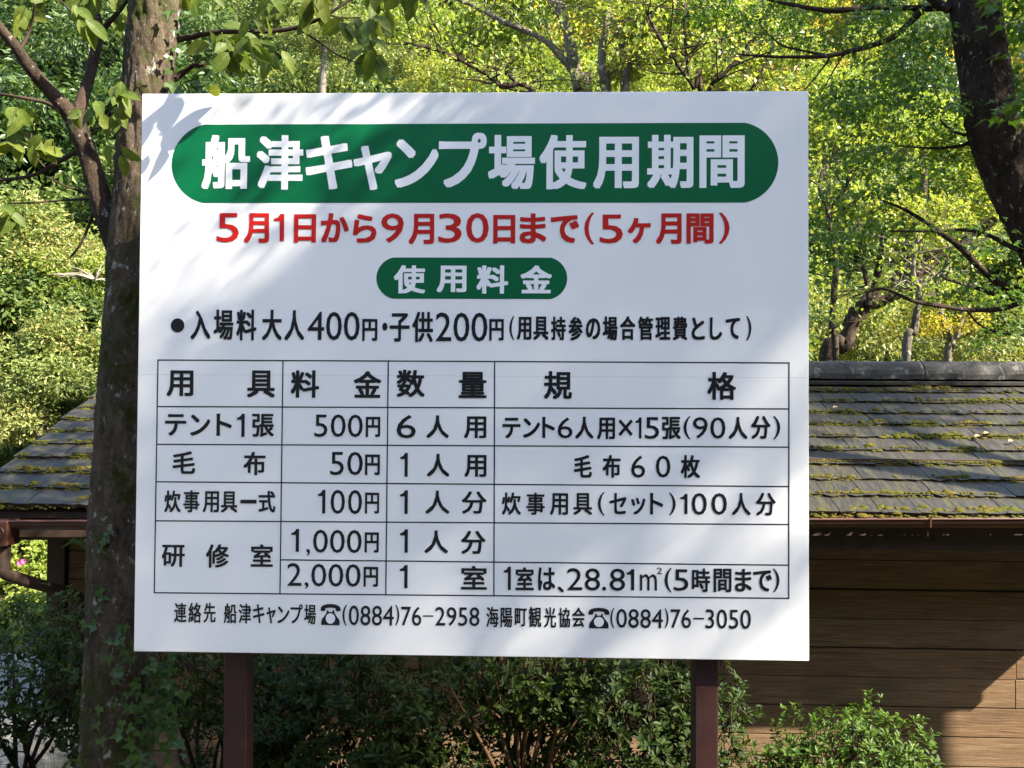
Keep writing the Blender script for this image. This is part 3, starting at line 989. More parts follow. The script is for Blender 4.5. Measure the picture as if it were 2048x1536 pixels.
def hillside():
    r = np.random.default_rng(5)
    P = {'left': [], 'right': []}
    y = 8.3
    while y < 46:
        sp = 1.25 + (y - 8.8) * 0.05 if y > 10.5 else 0.9
        x = -0.80 * y - 4
        while x < 0.80 * y + 4:
            X = x + r.uniform(-.4, .4) * sp; Y = y + r.uniform(-.4, .4) * sp
            x += sp
            sd = 'left' if X / Y < -0.10 + r.normal(0, .06) else 'right'
            if Y > (10.7 if sd == 'left' else 9.4):
                P[sd].append((X, Y))
        y += sp * 0.8
    keysL = ['ever0', 'ever1', 'ever2', 'tan0', 'tan1', 'dark0', 'lime0']
    keysR = ['lime0', 'lime1', 'lime2', 'ever0', 'yellow0', 'dark0', 'tan0']
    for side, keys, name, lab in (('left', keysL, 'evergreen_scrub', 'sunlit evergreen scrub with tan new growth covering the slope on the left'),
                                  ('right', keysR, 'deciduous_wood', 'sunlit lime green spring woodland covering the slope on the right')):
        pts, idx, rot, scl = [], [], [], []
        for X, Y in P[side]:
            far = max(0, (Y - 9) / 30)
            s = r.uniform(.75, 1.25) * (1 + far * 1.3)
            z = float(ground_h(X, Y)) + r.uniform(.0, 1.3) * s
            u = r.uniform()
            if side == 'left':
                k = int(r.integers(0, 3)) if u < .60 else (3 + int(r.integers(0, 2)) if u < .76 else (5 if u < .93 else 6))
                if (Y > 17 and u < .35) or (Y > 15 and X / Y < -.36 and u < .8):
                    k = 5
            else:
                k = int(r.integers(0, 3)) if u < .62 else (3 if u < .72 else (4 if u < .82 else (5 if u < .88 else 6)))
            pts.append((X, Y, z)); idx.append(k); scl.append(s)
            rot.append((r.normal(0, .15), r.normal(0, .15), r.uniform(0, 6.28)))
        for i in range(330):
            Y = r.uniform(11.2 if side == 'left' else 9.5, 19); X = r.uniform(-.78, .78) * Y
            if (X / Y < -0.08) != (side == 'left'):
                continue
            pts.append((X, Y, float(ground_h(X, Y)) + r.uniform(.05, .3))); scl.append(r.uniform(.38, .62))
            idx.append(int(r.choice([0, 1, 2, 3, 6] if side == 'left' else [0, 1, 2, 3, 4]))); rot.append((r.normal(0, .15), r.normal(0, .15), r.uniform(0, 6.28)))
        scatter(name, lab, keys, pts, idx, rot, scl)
        print(name, len(pts))


hillside()


def sky_screen_trees():  # trees added out of view to keep the shed wall's shade dark
    """unseen trees added behind and beside the camera to block low sky light"""
    r = np.random.default_rng(15)
    pts, idx, rot, scl = [], [], [], []
    for i in range(230):
        X = r.uniform(-26, 26); Y = -9.0 - r.exponential(2.0) + 0.010 * X * X * 0.6
        pts.append((X, Y, r.uniform(.5, 9.8))); idx.append(int(r.integers(0, 3))); scl.append(r.uniform(1.6, 2.4))
        rot.append((r.normal(0, .2), r.normal(0, .2), r.uniform(0, 6.28)))
    for sx in (-1, 1):
        for i in range(110):
            X = sx * (15 + r.exponential(2.5)); Y = r.uniform(-13, 8)
            pts.append((X, Y, r.uniform(.5, 8.0))); idx.append(int(r.integers(0, 3))); scl.append(r.uniform(1.5, 2.2))
            rot.append((r.normal(0, .2), r.normal(0, .2), r.uniform(0, 6.28)))
    scatter('added_sky_screen', 'added trees out of view that screen low sky light from the scene', ['ever0', 'dark0', 'ever2'], pts, idx, rot, scl)


sky_screen_trees()


# ---- trees that can be told apart in the wood behind
def far_tree(name, label, stems, crowns, m=M_barkT, group=None, cat='tree', bare=0.33):
    """stems: list of (pixel polyline, width px list, depth); crowns: (px, py, depth, scale, key)"""
    p0 = at(*stems[0][0][0], stems[0][2])
    base = Vector((p0.x, p0.y, float(ground_h(p0.x, p0.y)) - 0.1))
    t = thing(name, label, cat, base, 0, group)
    PP = []
    for i, (pl, ws, Y) in enumerate(stems):
        pts = [at(px, py, Y + 0.25 * math.sin(i * 2.3) * k / len(pl)) - base for k, (px, py) in enumerate(pl)]
        rad = [w / 2 / 1770 * Y for w in ws]
        if i == 0:
            pts = [Vector((pts[0].x * .3, 0, 0))] + pts if pts[0].z > 0.3 else pts
            rad = [rad[0] * 1.15] + rad if len(pts) > len(rad) else rad
        b = MB()
        b.tube(pts, rad, 12, 6, 0.10, seed=i + 3)
        b.build('trunk' if i == 0 else 'limb', m, t, True)
        PP.append((pts, rad))
    r = np.random.default_rng(len(label) * 13)
    tw_, lf_ = MB(), MB()
    for pts, rad in PP:
        for k in range(int(len(pts) * bare), len(pts) - 1):
            for q in range(3 if len(pts) > 3 else 1):
                f = r.uniform()
                p = pts[k].lerp(pts[k + 1], f)
                if p.z + base.z < 1.7:
                    continue
                d = Vector((r.normal(0, 1), r.normal(0, .8), abs(r.normal(.4, .5)))).normalized()
                Lt = r.uniform(.25, .75)
                e1 = p + d * Lt * .5 + Vector((0, 0, r.normal(0, .03))); e2 = p + d * Lt + Vector((r.normal(0, .05), 0, r.normal(0, .06)))
                tw_.tube([p, e1, e2], [min(.009, rad[k] * .6), .005, .002], 5, 3, cap=False)
                for e in (e1, e2, e1.lerp(e2, .5)):
                    s2 = e + Vector(r.normal(0, .14, 3))
                    tw_.tube([e, s2], [.003, .0015], 4, 1, cap=False)
                    nn = int(r.integers(5, 14))
                    c = np.array(s2)
                    leaves(lf_, c + r.normal(0, .06, (nn, 3)), rdir(r, nn) + np.array([0, 0, -.4]), r.normal(0, .5, (nn, 3)) + np.array([0, -.4, .8]), r.uniform(.04, .065, nn), r.uniform(.026, .04, nn), fold=.15, shape='diamond')
    if tw_.n:
        tw_.build('twigs', m, t)
        o = lf_.build('foliage', L_lime, t)
        o['kind'] = 'stuff'
    for (px, py, Y, s, key) in crowns:
        o = link('crown', CROWN[key], t, at(px, py, Y) - base)
        o.scale = (s, s, s * .85)
        o.rotation_euler = (0, 0, float(r.uniform(0, 6.28)))
    return t


far_tree('leaning_tree', 'thick dark trunk leaning right and forking just above the shed roof ridge', [
    ([(1655, 740), (1690, 690), (1706, 640), (1738, 605), (1795, 580), (1838, 545), (1900, 500), (1990, 440)], [34, 31, 30, 36, 36, 30, 24, 16], 8.2),
    ([(1782, 585), (1806, 540), (1818, 490), (1840, 430), (1850, 340)], [30, 28, 24, 20, 12], 8.2),
    ([(1742, 604), (1752, 560), (1762, 500), (1775, 430)], [16, 15, 13, 10], 8.25),
    ([(1738, 612), (1735, 570), (1724, 515), (1715, 440)], [12, 11, 9, 7], 8.1)],
    [(1900, 430, 8.6, .9, 'lime0'), (1990, 330, 8.8, 1.0, 'lime1'), (1840, 300, 9.0, .9, 'lime2'), (1880, 650, 9.4, .6, 'yellow0')], M_barkR, bare=.75)
far_tree('sapling', 'slender sapling with a forked top close to the right edge of the board', [
    ([(1672, 735), (1664, 660), (1668, 590), (1672, 520), (1662, 470), (1654, 410)], [13, 12, 12, 13, 11, 8], 7.4),
    ([(1656, 416), (1640, 380), (1650, 330), (1690, 290)], [8, 8, 7, 4], 7.4),
    ([(1658, 418), (1690, 380), (1700, 350), (1740, 300)], [7, 7, 5, 3], 7.4)],
    [(1660, 300, 7.9, .5, 'lime2'), (1700, 240, 8.0, .6, 'lime0')], M_barkR)
far_tree('sapling', 'slender pale sapling bent to the left between the leaning trunk and the right frame edge', [
    ([(1812, 735), (1828, 660), (1838, 590), (1837, 575), (1826, 548), (1830, 500), (1838, 470)], [17, 15, 12, 11, 9, 9, 7], 7.3),
    ([(1838, 577), (1862, 558), (1890, 545), (1898, 520)], [8, 7, 6, 3], 7.3)],
    [(1850, 440, 7.8, .45, 'lime1')], M_barkT)
far_tree('sapling', 'thin straight sapling above the shed ridge farthest right', [
    ([(1895, 735), (1905, 690), (1880, 620), (1872, 560)], [15, 12, 9, 6], 9.2),
    ([(1905, 690), (1925, 640), (1930, 600)], [9, 7, 4], 9.2)],
    [(1900, 600, 9.6, .5, 'lime2'), (1960, 640, 9.8, .6, 'ever0')], M_barkT)
far_tree('lichen_tree', 'pale lichen spotted trunk with a long low branch rising left above the board centre', [
    ([(1172, 240), (1158, 180), (1145, 110), (1132, 50), (1108, -10), (1095, -80)], [26, 24, 22, 22, 24, 20], 8.4),
    ([(1150, 150), (1125, 115), (1085, 78), (1010, 45), (960, 18), (905, -6)], [15, 15, 12, 11, 10, 8], 8.4)],
    [(1080, -60, 9.2, 1.0, 'lime1'), (1000, 90, 9.8, .7, 'lime2'), (930, -40, 9.5, .8, 'lime0')])
far_tree('twin_stem_tree', 'pair of slim pale trunks rising above the board right of centre', [
    ([(1212, 240), (1208, 170), (1204, 110), (1212, 50), (1216, -40)], [18, 17, 16, 14, 12], 8.0),
    ([(1240, 235), (1256, 140), (1244, 90), (1228, 45), (1204, 0), (1190, -40)], [16, 16, 15, 12, 9, 8], 8.0),
    ([(1243, 190), (1242, 140), (1238, 100)], [5, 5, 4], 8.02)],
    [(1200, -40, 8.6, .9, 'lime0'), (1290, 10, 8.8, .8, 'lime2'), (1260, 170, 8.9, .35, 'lime1')])
far_tree('bare_branched_tree', 'dark crooked bare branches reaching left just above the board top edge', [
    ([(1150, 420), (1105, 270), (1072, 192), (1042, 168), (1020, 172), (1000, 172), (975, 150), (930, 125), (890, 106), (850, 95), (808, 84)], [12, 12, 10, 10, 10, 9, 8, 7, 6, 5, 4][:11], 7.8),
    ([(1035, 168), (1005, 142), (960, 130), (925, 117)], [7, 7, 6, 4], 7.8),
    ([(890, 100), (875, 60), (858, 32)], [5, 4, 3], 7.8)],
    [(880, 170, 8.6, .45, 'lime0'), (780, 140, 9.0, .5, 'tan1')], M_barkR)
far_tree('v_branched_tree', 'thin dark stems spreading in a V above the board on the right', [
    ([(1402, 240), (1388, 178), (1355, 130), (1330, 95), (1308, 55), (1290, 20)], [9, 8, 7, 7, 6, 4], 6.6),
    ([(1388, 178), (1378, 150), (1371, 90), (1369, 30), (1372, -20)], [6, 6, 6, 5, 4], 6.6),
    ([(1412, 240), (1420, 175), (1440, 155), (1480, 115), (1500, 85), (1530, 60)], [8, 8, 8, 6, 5, 3], 6.7),
    ([(1425, 165), (1424, 140), (1440, 115), (1452, 90)], [5, 4, 3, 2], 6.7),
    ([(1500, 185), (1520, 150), (1540, 105), (1560, 80)], [8, 7, 6, 4], 6.9)],
    [(1330, 30, 7.6, .7, 'lime1'), (1400, 170, 7.6, .4, 'lime0'), (1450, 40, 7.9, .6, 'lime2'), (1560, 130, 7.6, .5, 'lime1'), (1300, 130, 8.0, .5, 'lime2')], M_barkR)
far_tree('tan_blossom_tree', 'pale tan flowering tree top above the board left of centre', [
    ([(640, 300), (645, 180), (650, 90)], [16, 14, 10], 15.0)],
    [(650, 85, 15.0, .85, 'tan0'), (690, 60, 15.4, .6, 'tan1'), (610, 70, 15.4, .5, 'tan1')])
far_tree('tan_shrub', 'rounded shrub of pale olive tan leaves left of the lichened trunk beside the roof edge', [
    ([(70, 960), (80, 860), (85, 800)], [16, 12, 8], 9.6)],
    [(75, 770, 9.6, .95, 'tan0'), (130, 690, 10.0, .7, 'ever1'), (10, 860, 9.2, .7, 'tan1'), (170, 780, 9.8, .4, 'ever0')])
far_tree('evergreen_tree', 'bushy dark green evergreen at the left edge of the photo above the roof', [
    ([(40, 900), (50, 700), (55, 620)], [22, 18, 12], 11.5),
    ([(50, 690), (120, 560), (180, 545)], [8, 6, 3], 11.4)],
    [(50, 610, 11.5, 1.1, 'ever0'), (130, 520, 12, .9, 'tan1'), (20, 480, 12.2, .9, 'ever2'), (190, 640, 11.5, .6, 'ever1')])
# bare pale twigs sticking out of the scrub on the left
tb = thing('bare_bush', 'leafless pale twiggy bush between scrub and trunk left of the board', 'bush', at(190, 560, 10.4))
b = MB()
rr = np.random.default_rng(4)
for i in range(16):
    a = rr.uniform(2.3, 5.2)
    e = Vector((math.cos(a) * rr.uniform(.25, .55), rr.normal(0, .15), abs(math.sin(a)) * rr.uniform(-.05, .3)))
    b.tube([(0, 0, 0), e * .5 + Vector((0, 0, .04)), e], [.012, .007, .003], 5, 3)
b.build('twigs', M_paletwig, tb)

# ---- left tree: lichened trunk directly behind the board, with forked limb and broad leaves
DL = 2.70
def px_r(w, Y):
    return w / 2 / 1770 * Y
lt_base = at(228, 1800, DL)
lt = thing('lichened_tree', 'lichen and moss covered tree trunk behind the left edge of the notice board', 'tree', (lt_base.x, lt_base.y, 0))
O = Vector(lt.location)
tp = [(220, 2000), (226, 1700), (230, 1500), (234, 1300), (240, 1100), (250, 900), (262, 700), (272, 520), (283, 320), (295, 150), (310, 0), (320, -250), (345, -700), (350, -1100)]
tw = [170, 140, 124, 118, 120, 112, 112, 106, 96, 92, 100, 90, 80, 60]
b = MB()
b.tube([at(x, y, DL) - O for x, y in tp], [px_r(w, DL) for w in tw], 90, 24, 0.02, seed=2, ridge=.006, rscale=42)
b.build('trunk', M_barkL, lt, True)
b = MB()
b.tube([at(x, y, DL) - O for x, y in [(262, 560), (232, 480), (208, 420), (182, 330), (160, 268), (150, 240)]], [px_r(w, DL) for w in (56, 48, 42, 39, 36, 40)], 18, 8, 0.03, seed=5)
b.tube([at(x, y, DL - .03 * i) - O for i, (x, y) in enumerate([(154, 252), (128, 214), (95, 178), (60, 135), (30, 92), (-10, 45), (-80, -40)])], [px_r(w, DL) for w in (36, 30, 26, 24, 20, 18, 15)], 16, 8, 0.03, seed=6)
b.tube([at(x, y, DL + .03 * i) - O for i, (x, y) in enumerate([(148, 246), (166, 195), (180, 150), (192, 95), (196, 50), (188, 10), (180, -60)])], [px_r(w, DL) for w in (30, 24, 21, 22, 20, 18, 15)], 16, 8, 0.03, seed=7)
b.build('forked_limb', M_barkR, lt, True)
twl = [([(196, 70), (215, 48), (240, 20), (262, -10)], (13, 11, 9, 6)), ([(160, 300), (120, 322), (80, 345), (40, 356), (-20, 362)], (10, 9, 8, 7, 6)),
       ([(183, 392), (165, 384), (130, 372), (90, 352)], (5, 5, 4, 3)), ([(185, 398), (120, 401), (60, 406), (20, 406)], (5, 4, 4, 3)),
       ([(192, 412), (178, 450), (160, 490), (140, 515)], (7, 6, 5, 4)), ([(135, 228), (90, 205), (40, 195), (-20, 185)], (9, 8, 7, 5)),
       ([(160, 262), (200, 255), (220, 225), (232, 180)], (5, 4, 4, 2)), ([(90, 335), (70, 310), (62, 280), (68, 240)], (4, 4, 3, 2)),
       ([(330, 84), (390, 72), (440, 64), (520, 63), (590, 56), (650, 32), (690, 6), (760, -40)], (13, 12, 10, 9, 9, 7, 6, 5)),
       ([(595, 57), (640, 85), (680, 112), (720, 128)], (4, 4, 3, 2)), ([(655, 30), (690, 36), (722, 35)], (4, 3, 2)),
       ([(330, 175), (380, 135), (400, 130), (450, 128)], (16, 10, 6, 3)),
       ([(662, 25), (672, -10), (690, -60)], (4, 4, 3)), ([(40, 100), (60, 60), (70, 10)], (8, 6, 4)), ([(190, 60), (150, 30), (120, 0)], (6, 5, 3))]
for pl, ws in twl:
    b = MB()
    b.tube([at(x, y, DL + .02 * math.sin(k * 2.1)) - O for k, (x, y) in enumerate(pl)], [px_r(w, DL) for w in ws], 8, 6, 0.05)
    b.build('branch', M_twig, lt, True)


def big_leaf_mesh(seed, m, name='leaf'):
    r = np.random.default_rng(seed)
    n = 7
    v, q = [], []
    cur = r.uniform(.08, .3); tw_ = r.normal(0, .25)
    for i in range(n):
        t = i / (n - 1)
        w = 0.25 * math.sin(math.pi * t ** 0.9) ** 0.75 if 0 < t < 1 else 0.004
        w *= (1 + r.normal(0, .05))
        zc = -cur * t * t + r.normal(0, .006)
        for sgn in (-1, 0, 1):
            ang = tw_ * t
            y = sgn * w
            z = abs(sgn) * w * .35
            v.append((t, y * math.cos(ang) - z * math.sin(ang), zc + z * math.cos(ang) + y * math.sin(ang)))
    for i in range(n - 1):
        q += [[i * 3, i * 3 + 1, i * 3 + 4, i * 3 + 3], [i * 3 + 1, i * 3 + 2, i * 3 + 5, i * 3 + 4]]
    return mesh_np(name, v, [np.array(q)], m, True)


L_vein = L_big.copy()
L_vein.name = 'veined_broad_leaf'
t_ = L_vein.node_tree
tc_ = N(t_, 'ShaderNodeTexCoord')
sp_ = N(t_, 'ShaderNodeSeparateXYZ')
t_.links.new(tc_.outputs['Object'], sp_.inputs[0])


def mth(op, a, b=None):
    n = N(t_, 'ShaderNodeMath', operation=op)
    for i, q in enumerate((a, b)):
        if q is None:
            continue
        if hasattr(q, 'links'):
            t_.links.new(q, n.inputs[i])
        else:
            n.inputs[i].default_value = q
    return n.outputs[0]


ay = mth('ABSOLUTE', sp_.outputs[1])
sv = mth('SINE', mth('MULTIPLY', mth('SUBTRACT', sp_.outputs[0], mth('MULTIPLY', ay, 0.9)), 62.0))
vein = mth('MAXIMUM', mth('GREATER_THAN', sv, 0.86), mth('LESS_THAN', ay, 0.012))
blot = ramp(t_, noise(t_, 5.0, 4, 0.6, vec=tc_.outputs['Object']), [(0.35, (0.72, 0.78, 0.7)), (0.65, (1.2, 1.12, 1.0))])
base_ramp = [n for n in t_.nodes if n.type == 'VALTORGB' and any(l.to_node.type == 'BSDF_PRINCIPLED' for l in n.outputs[0].links)][0]
dst = [l.to_socket for l in base_ramp.outputs[0].links]
c_ = mix(t_, 1.0, base_ramp.outputs[0], blot, 'MULTIPLY')
c_ = mix(t_, mth('MULTIPLY', vein, 0.45), c_, (0.26, 0.28, 0.09))
for d_ in dst:
    t_.links.new(c_, d_)
BL = [big_leaf_mesh(i, L_vein) for i in range(8)]


def place_leaf(me, p, axis, nrm, L, parent, O):
    a = Vector(axis).normalized()
    s = Vector(nrm).cross(a)
    if s.length < 1e-3:
        s = Vector((1, 0, 0))
    s.normalize()
    u = a.cross(s)
    o = link('leaf', me, parent)
    mt = Matrix((a * L, s * L, u * L)).transposed().to_4x4()
    mt.translation = Vector(p) - O
    o.matrix_local = mt
    return o


r = np.random.default_rng(31)
def leaf_group(n, x0, x1, y0, y1, d0, d1, Lpx, parent=lt, O=O, meshes=BL, down=0.8):
    """clusters of leaves hanging from small twigs"""
    k = 0
    while k < n:
        cx, cy, cd = r.uniform(x0, x1), r.uniform(y0, y1), r.uniform(d0, d1)
        c = at(cx, cy, cd)
        for j in range(int(r.integers(3, 7))):
            ax = Vector((r.normal(0, .7), r.normal(0, .5), -down + r.normal(0, .35)))
            p = c + Vector((r.normal(0, .012), r.normal(0, .012), r.normal(0, .012)))
            nr = Vector((r.normal(.1, .6), -0.8, .5 + r.normal(0, .4)))
            place_leaf(meshes[int(r.integers(len(meshes)))], p, ax, nr, r.uniform(*Lpx) * .9 / 1770 * cd, parent, O)
            k += 1


leaf_group(40, -10, 250, -50, 60, 2.5, 3.0, (40, 68))
leaf_group(26, 10, 120, 200, 300, 2.45, 2.8, (36, 60))
leaf_group(22, 150, 250, 170, 320, 2.45, 2.62, (36, 64))
leaf_group(6, -10, 30, 410, 460, 2.3, 2.5, (45, 70))
leaf_group(26, 280, 560, -60, -5, 2.46, 2.8, (40, 64))
leaf_group(22, 420, 530, 70, 100, 2.5, 2.75, (38, 62))
leaf_group(16, 440, 600, 85, 120, 2.6, 2.9, (40, 60))
leaf_group(22, 540, 720, -40, 40, 2.46, 2.8, (40, 68))
leaf_group(30, 690, 850, -60, 50, 2.46, 2.8, (45, 72))
leaf_group(10, 700, 820, 60, 110, 2.5, 2.75, (40, 66))
# the spray in front of the board's top left corner that throws a sharp leaf shadow on it
for i in range(13):
    tt = r.uniform(.07, .16)
    p = TL + Vector((r.uniform(-0.03, 0.10), 0, r.uniform(-0.20, 0.03))) + Vector((2.05, -1, 1.9)) * tt
    place_leaf(BL[i % 6], p, (r.normal(0, .7), r.normal(0, .5), -.7 + r.normal(0, .5)), (SUN.x + r.normal(0, .7), SUN.y + r.normal(0, .7), SUN.z), r.uniform(.045, .07), lt, O)
# its crown above the frame
mb = MB()
rc = np.random.default_rng(61)
for (c, R_, n) in (((1.05, 3.3, 4.55), .85, 44), ((1.25, 2.7, 4.7), .7, 34), ((-.3, 3.6, 4.9), .9, 36), ((-1.3, 3.2, 4.6), .8, 26)):
    for i in range(n):
        d = rdir(rc, 1)[0]
        cc = np.array(c) + d * R_ * rc.uniform(.2, 1) * np.array([1, 1, .8])
        nn = 26
        pos = cc + rc.normal(0, 1, (nn, 3)) * np.array([.14, .14, .07])
        q = rc.uniform(.6, 1.1, nn)
        leaves(mb, pos - np.array(O), rdir(rc, nn) + np.array([0, 0, -.5]), rc.normal(0, .5, (nn, 3)) + np.array([0, 0, .9]), .085 * q, .045 * q, fold=.12, shape='oval')
o = mb.build('crown', L_big, lt)
o['kind'] = 'stuff'

# ivy on the lower and upper trunk, and small tufts
def ivy_mesh(seed):
    rr = np.random.default_rng(seed)
    v, f = leaf_arrays(np.zeros((1, 3)), np.array([[1., 0, 0]]), np.array([[0, 0, 1.]]), 1.0, 1.0, fold=rr.uniform(.02, .14), shape='lobed', droop=rr.uniform(.05, .25))
    return mesh_np('leaf', v, f, L_ivy)
IV = [ivy_mesh(i) for i in range(4)]


def ivy(label, regions, size):
    pc = at((regions[0][0] + regions[0][1]) / 2, regions[0][3], DL)
    t = thing('ivy', label, 'ivy', (pc.x, pc.y - .1, pc.z))
    O2 = Vector(t.location)
    for (x0, x1, y0, y1, n) in regions:
        for i in range(n):
            px, py = r.uniform(x0, x1), r.uniform(y0, y1)
            cx = np.interp(py, [a[1] for a in tp[::-1]], [a[0] for a in tp[::-1]]); w = np.interp(py, [a[1] for a in tp[::-1]], tw[::-1]) / 2
            q = (px - cx) / w
            dep = px_r(2 * w, DL) * math.sqrt(max(0, 1 - min(1, q * q)))
            p = at(px, py, DL - dep - r.uniform(.008, .03))
            place_leaf(IV[int(r.integers(4))], p, (r.normal(0, .7), -.25, -.6 + r.normal(0, .5)), (.4 * q + r.normal(0, .3), -1, .45 + r.normal(0, .3)), r.uniform(*size) / 1770 * DL, t, O2)
    return t


ivy('small lobed ivy leaves climbing the lower trunk below the board corner', [(262, 352, 1310, 1540, 70), (175, 265, 1400, 1530, 12), (215, 275, 1240, 1400, 16), (290, 375, 1330, 1540, 34)], (15, 27))
ivy('few pale green ivy leaves on the trunk at gutter height', [(178, 222, 1060, 1100, 5), (172, 205, 1170, 1300, 8)], (16, 26))
ivy('dark ivy leaves on the trunk above the board', [(335, 430, 20, 185, 38)], (16, 28))


def tuft(label, px, py, Y, n, lpx, seed, spread=(-1, .2)):
    rr = np.random.default_rng(seed)
    c = at(px, py, Y)
    t = thing('grass_tuft', label, 'grass tuft', c)
    for i in range(n):
        Lm = rr.uniform(.6, 1.1) * lpx / 1770 * Y
        dx = rr.uniform(*spread)
        pts = [Vector((0, 0, 0)), Vector((dx * .5, -.1, .28)) * Lm, Vector((dx, -.18, .22 + rr.uniform(-.5, .2))) * Lm]
        b = MB()
        w = .0035
        v = []
        for k, s in ((0, .6), (1, 1), (2, .1)):
            v += [pts[k] + Vector((0, 0, -w * s)), pts[k] + Vector((0, -.002, w * s))]
        b.add([tuple(q) for q in v], [[0, 2, 3, 1], [2, 4, 5, 3]])
        b.build('blade', L_ivy, t)


tuft('thin arching grass blades growing from the trunk beside the downpipe', 170, 1095, 2.62, 9, 60, 1)
tuft('arching grass blades at the foot of the trunk bottom left', 165, 1530, 2.6, 9, 60, 2, (-1, .5))

# ---- right tree: dark leaning trunk with thin arching branches and fine maple leaves
DR = 3.15
rb = at(2330, 1900, DR)
rtree = thing('maple_tree', 'dark leaning maple trunk at the right edge with arching thin branches', 'tree', (rb.x, rb.y, 0))
O3 = Vector(rtree.location)
b = MB()
pl = [(2480, 2100), (2400, 1600), (2310, 1200), (2230, 850), (2160, 640), (2098, 500), (2050, 410), (2014, 335), (1988, 260), (1973, 180), (1960, 90), (1948, 0), (1935, -120), (1900, -350), (1880, -700)]
ws = [190, 150, 130, 118, 108, 104, 98, 98, 98, 93, 93, 93, 88, 78, 60]
b.tube([at(x, y, DR) - O3 for x, y in pl], [px_r(w, DR) for w in ws], 80, 20, 0.02, seed=12, ridge=.004, rscale=48)
b.build('trunk', M_barkR, rtree, True)
brs = [([(1960, -30), (1905, 8), (1860, 16), (1800, 16), (1740, 14), (1690, 20), (1645, 20), (1590, 10), (1540, 0), (1480, -20)], (26, 18, 14, 12, 11, 11, 10, 8, 6, 4)),
       ([(1845, 18), (1820, 45), (1785, 75), (1740, 92), (1690, 105), (1650, 112), (1600, 114), (1540, 113), (1470, 108)], (14, 13, 12, 11, 10, 9, 7, 6, 3)),
       ([(1650, 110), (1600, 100), (1560, 88), (1520, 50)], (6, 5, 4, 2)),
       ([(1662, 108), (1650, 130), (1610, 180)], (5, 4, 2)), ([(1690, 104), (1668, 140), (1640, 190)], (4, 3, 2)),
       ([(2150, 680), (2080, 615), (2048, 588), (1990, 560), (1950, 525), (1915, 490), (1880, 465), (1845, 440), (1800, 415), (1760, 400)], (22, 19, 17, 15, 13, 12, 10, 8, 6, 4)),
       ([(2140, 600), (2060, 602), (2000, 618), (1940, 620), (1880, 612), (1830, 603), (1800, 590), (1770, 578), (1745, 580), (1700, 596)], (16, 12, 10, 9, 9, 8, 7, 6, 5, 3)),
       ([(2120, 660), (2050, 606), (2000, 592), (1950, 575), (1900, 560), (1880, 550)], (15, 13, 11, 9, 6, 4)),
       ([(1975, 270), (1945, 283), (1915, 293), (1860, 296), (1800, 292)], (14, 9, 7, 5, 3)),
       ([(1930, 270), (1905, 262), (1880, 240)], (7, 5, 3)),
       ([(1935, 622), (1960, 650), (2000, 665), (2048, 672)], (5, 4, 4, 3)),
       ([(2040, 500), (2010, 488), (1975, 470), (1930, 460), (1860, 462), (1780, 462)], (12, 10, 8, 7, 6, 3)),
       ([(1900, 20), (1830, -20), (1750, -60), (1650, -110)], (18, 14, 11, 6)), ([(1950, -60), (2030, -140), (2120, -260)], (40, 30, 16)),
       ([(1925, -140), (1800, -260), (1600, -400)], (40, 30, 14)), ([(1938, -80), (1990, -40), (2040, 10)], (12, 9, 5))]
for pl, ws in brs:
    b = MB()
    b.tube([at(x, y, DR + .05 * math.sin(k * .9)) - O3 for k, (x, y) in enumerate(pl)], [px_r(w, DR) for w in ws], 10, 6, 0.06)
    b.build('branch', M_barkR if ws[0] > 12 else M_twig, rtree, True)

mb = MB()
rl = np.random.default_rng(77)


def spray(px, py, Y, rad, n, L=0.024, tilt=.3):
    c = np.array(at(px, py, Y))
    nn = int(n)
    a = rl.uniform(0, 6.28, nn); q = np.sqrt(rl.uniform(0, 1, nn)) * rad
    pos = c + np.stack([np.cos(a) * q, np.sin(a) * q, rl.normal(0, rad * .16, nn) - tilt * q * q / rad * .8], 1)
    ax = np.stack([np.cos(a) + rl.normal(0, .5, nn), np.sin(a) + rl.normal(0, .5, nn), -.55 + rl.normal(0, .35, nn)], 1)
    nr = np.stack([rl.normal(0, .45, nn), rl.normal(-.35, .45, nn), np.ones(nn)], 1)
    s = rl.uniform(.7, 1.25, nn)
    leaves(mb, pos - np.array(O3), ax, nr, L * s, L * .9 * s, fold=.12, shape='lobed', droop=.2)


zones = [(1380, 1480, 0, 60, 6), (1540, 1640, 20, 75, 6), (1640, 1780, 20, 90, 10), (1690, 1770, 110, 190, 6), (1790, 1900, 20, 200, 15),
         (1700, 1900, 180, 330, 15), (1640, 1760, 180, 320, 10), (1625, 1700, 300, 470, 8), (1690, 1900, 320, 470, 13), (1630, 1700, 440, 560, 5),
         (1900, 1980, 440, 600, 6), (1620, 1670, 560, 640, 3), (1900, 2040, 560, 690, 6), (2020, 2090, 120, 420, 8), (1480, 1600, -20, 60, 5)]
for x0, x1, y0, y1, n in zones:
    for i in range(n):
        Y = rl.uniform(2.9, 4.0)
        spray(rl.uniform(x0, x1), rl.uniform(y0, y1), Y, rl.uniform(.07, .15), rl.uniform(35, 75), .021)
for i in range(16):
    spray(rl.uniform(2015, 2090), rl.uniform(-40, 230), rl.uniform(2.8, 3.4), .10, 22, .042)
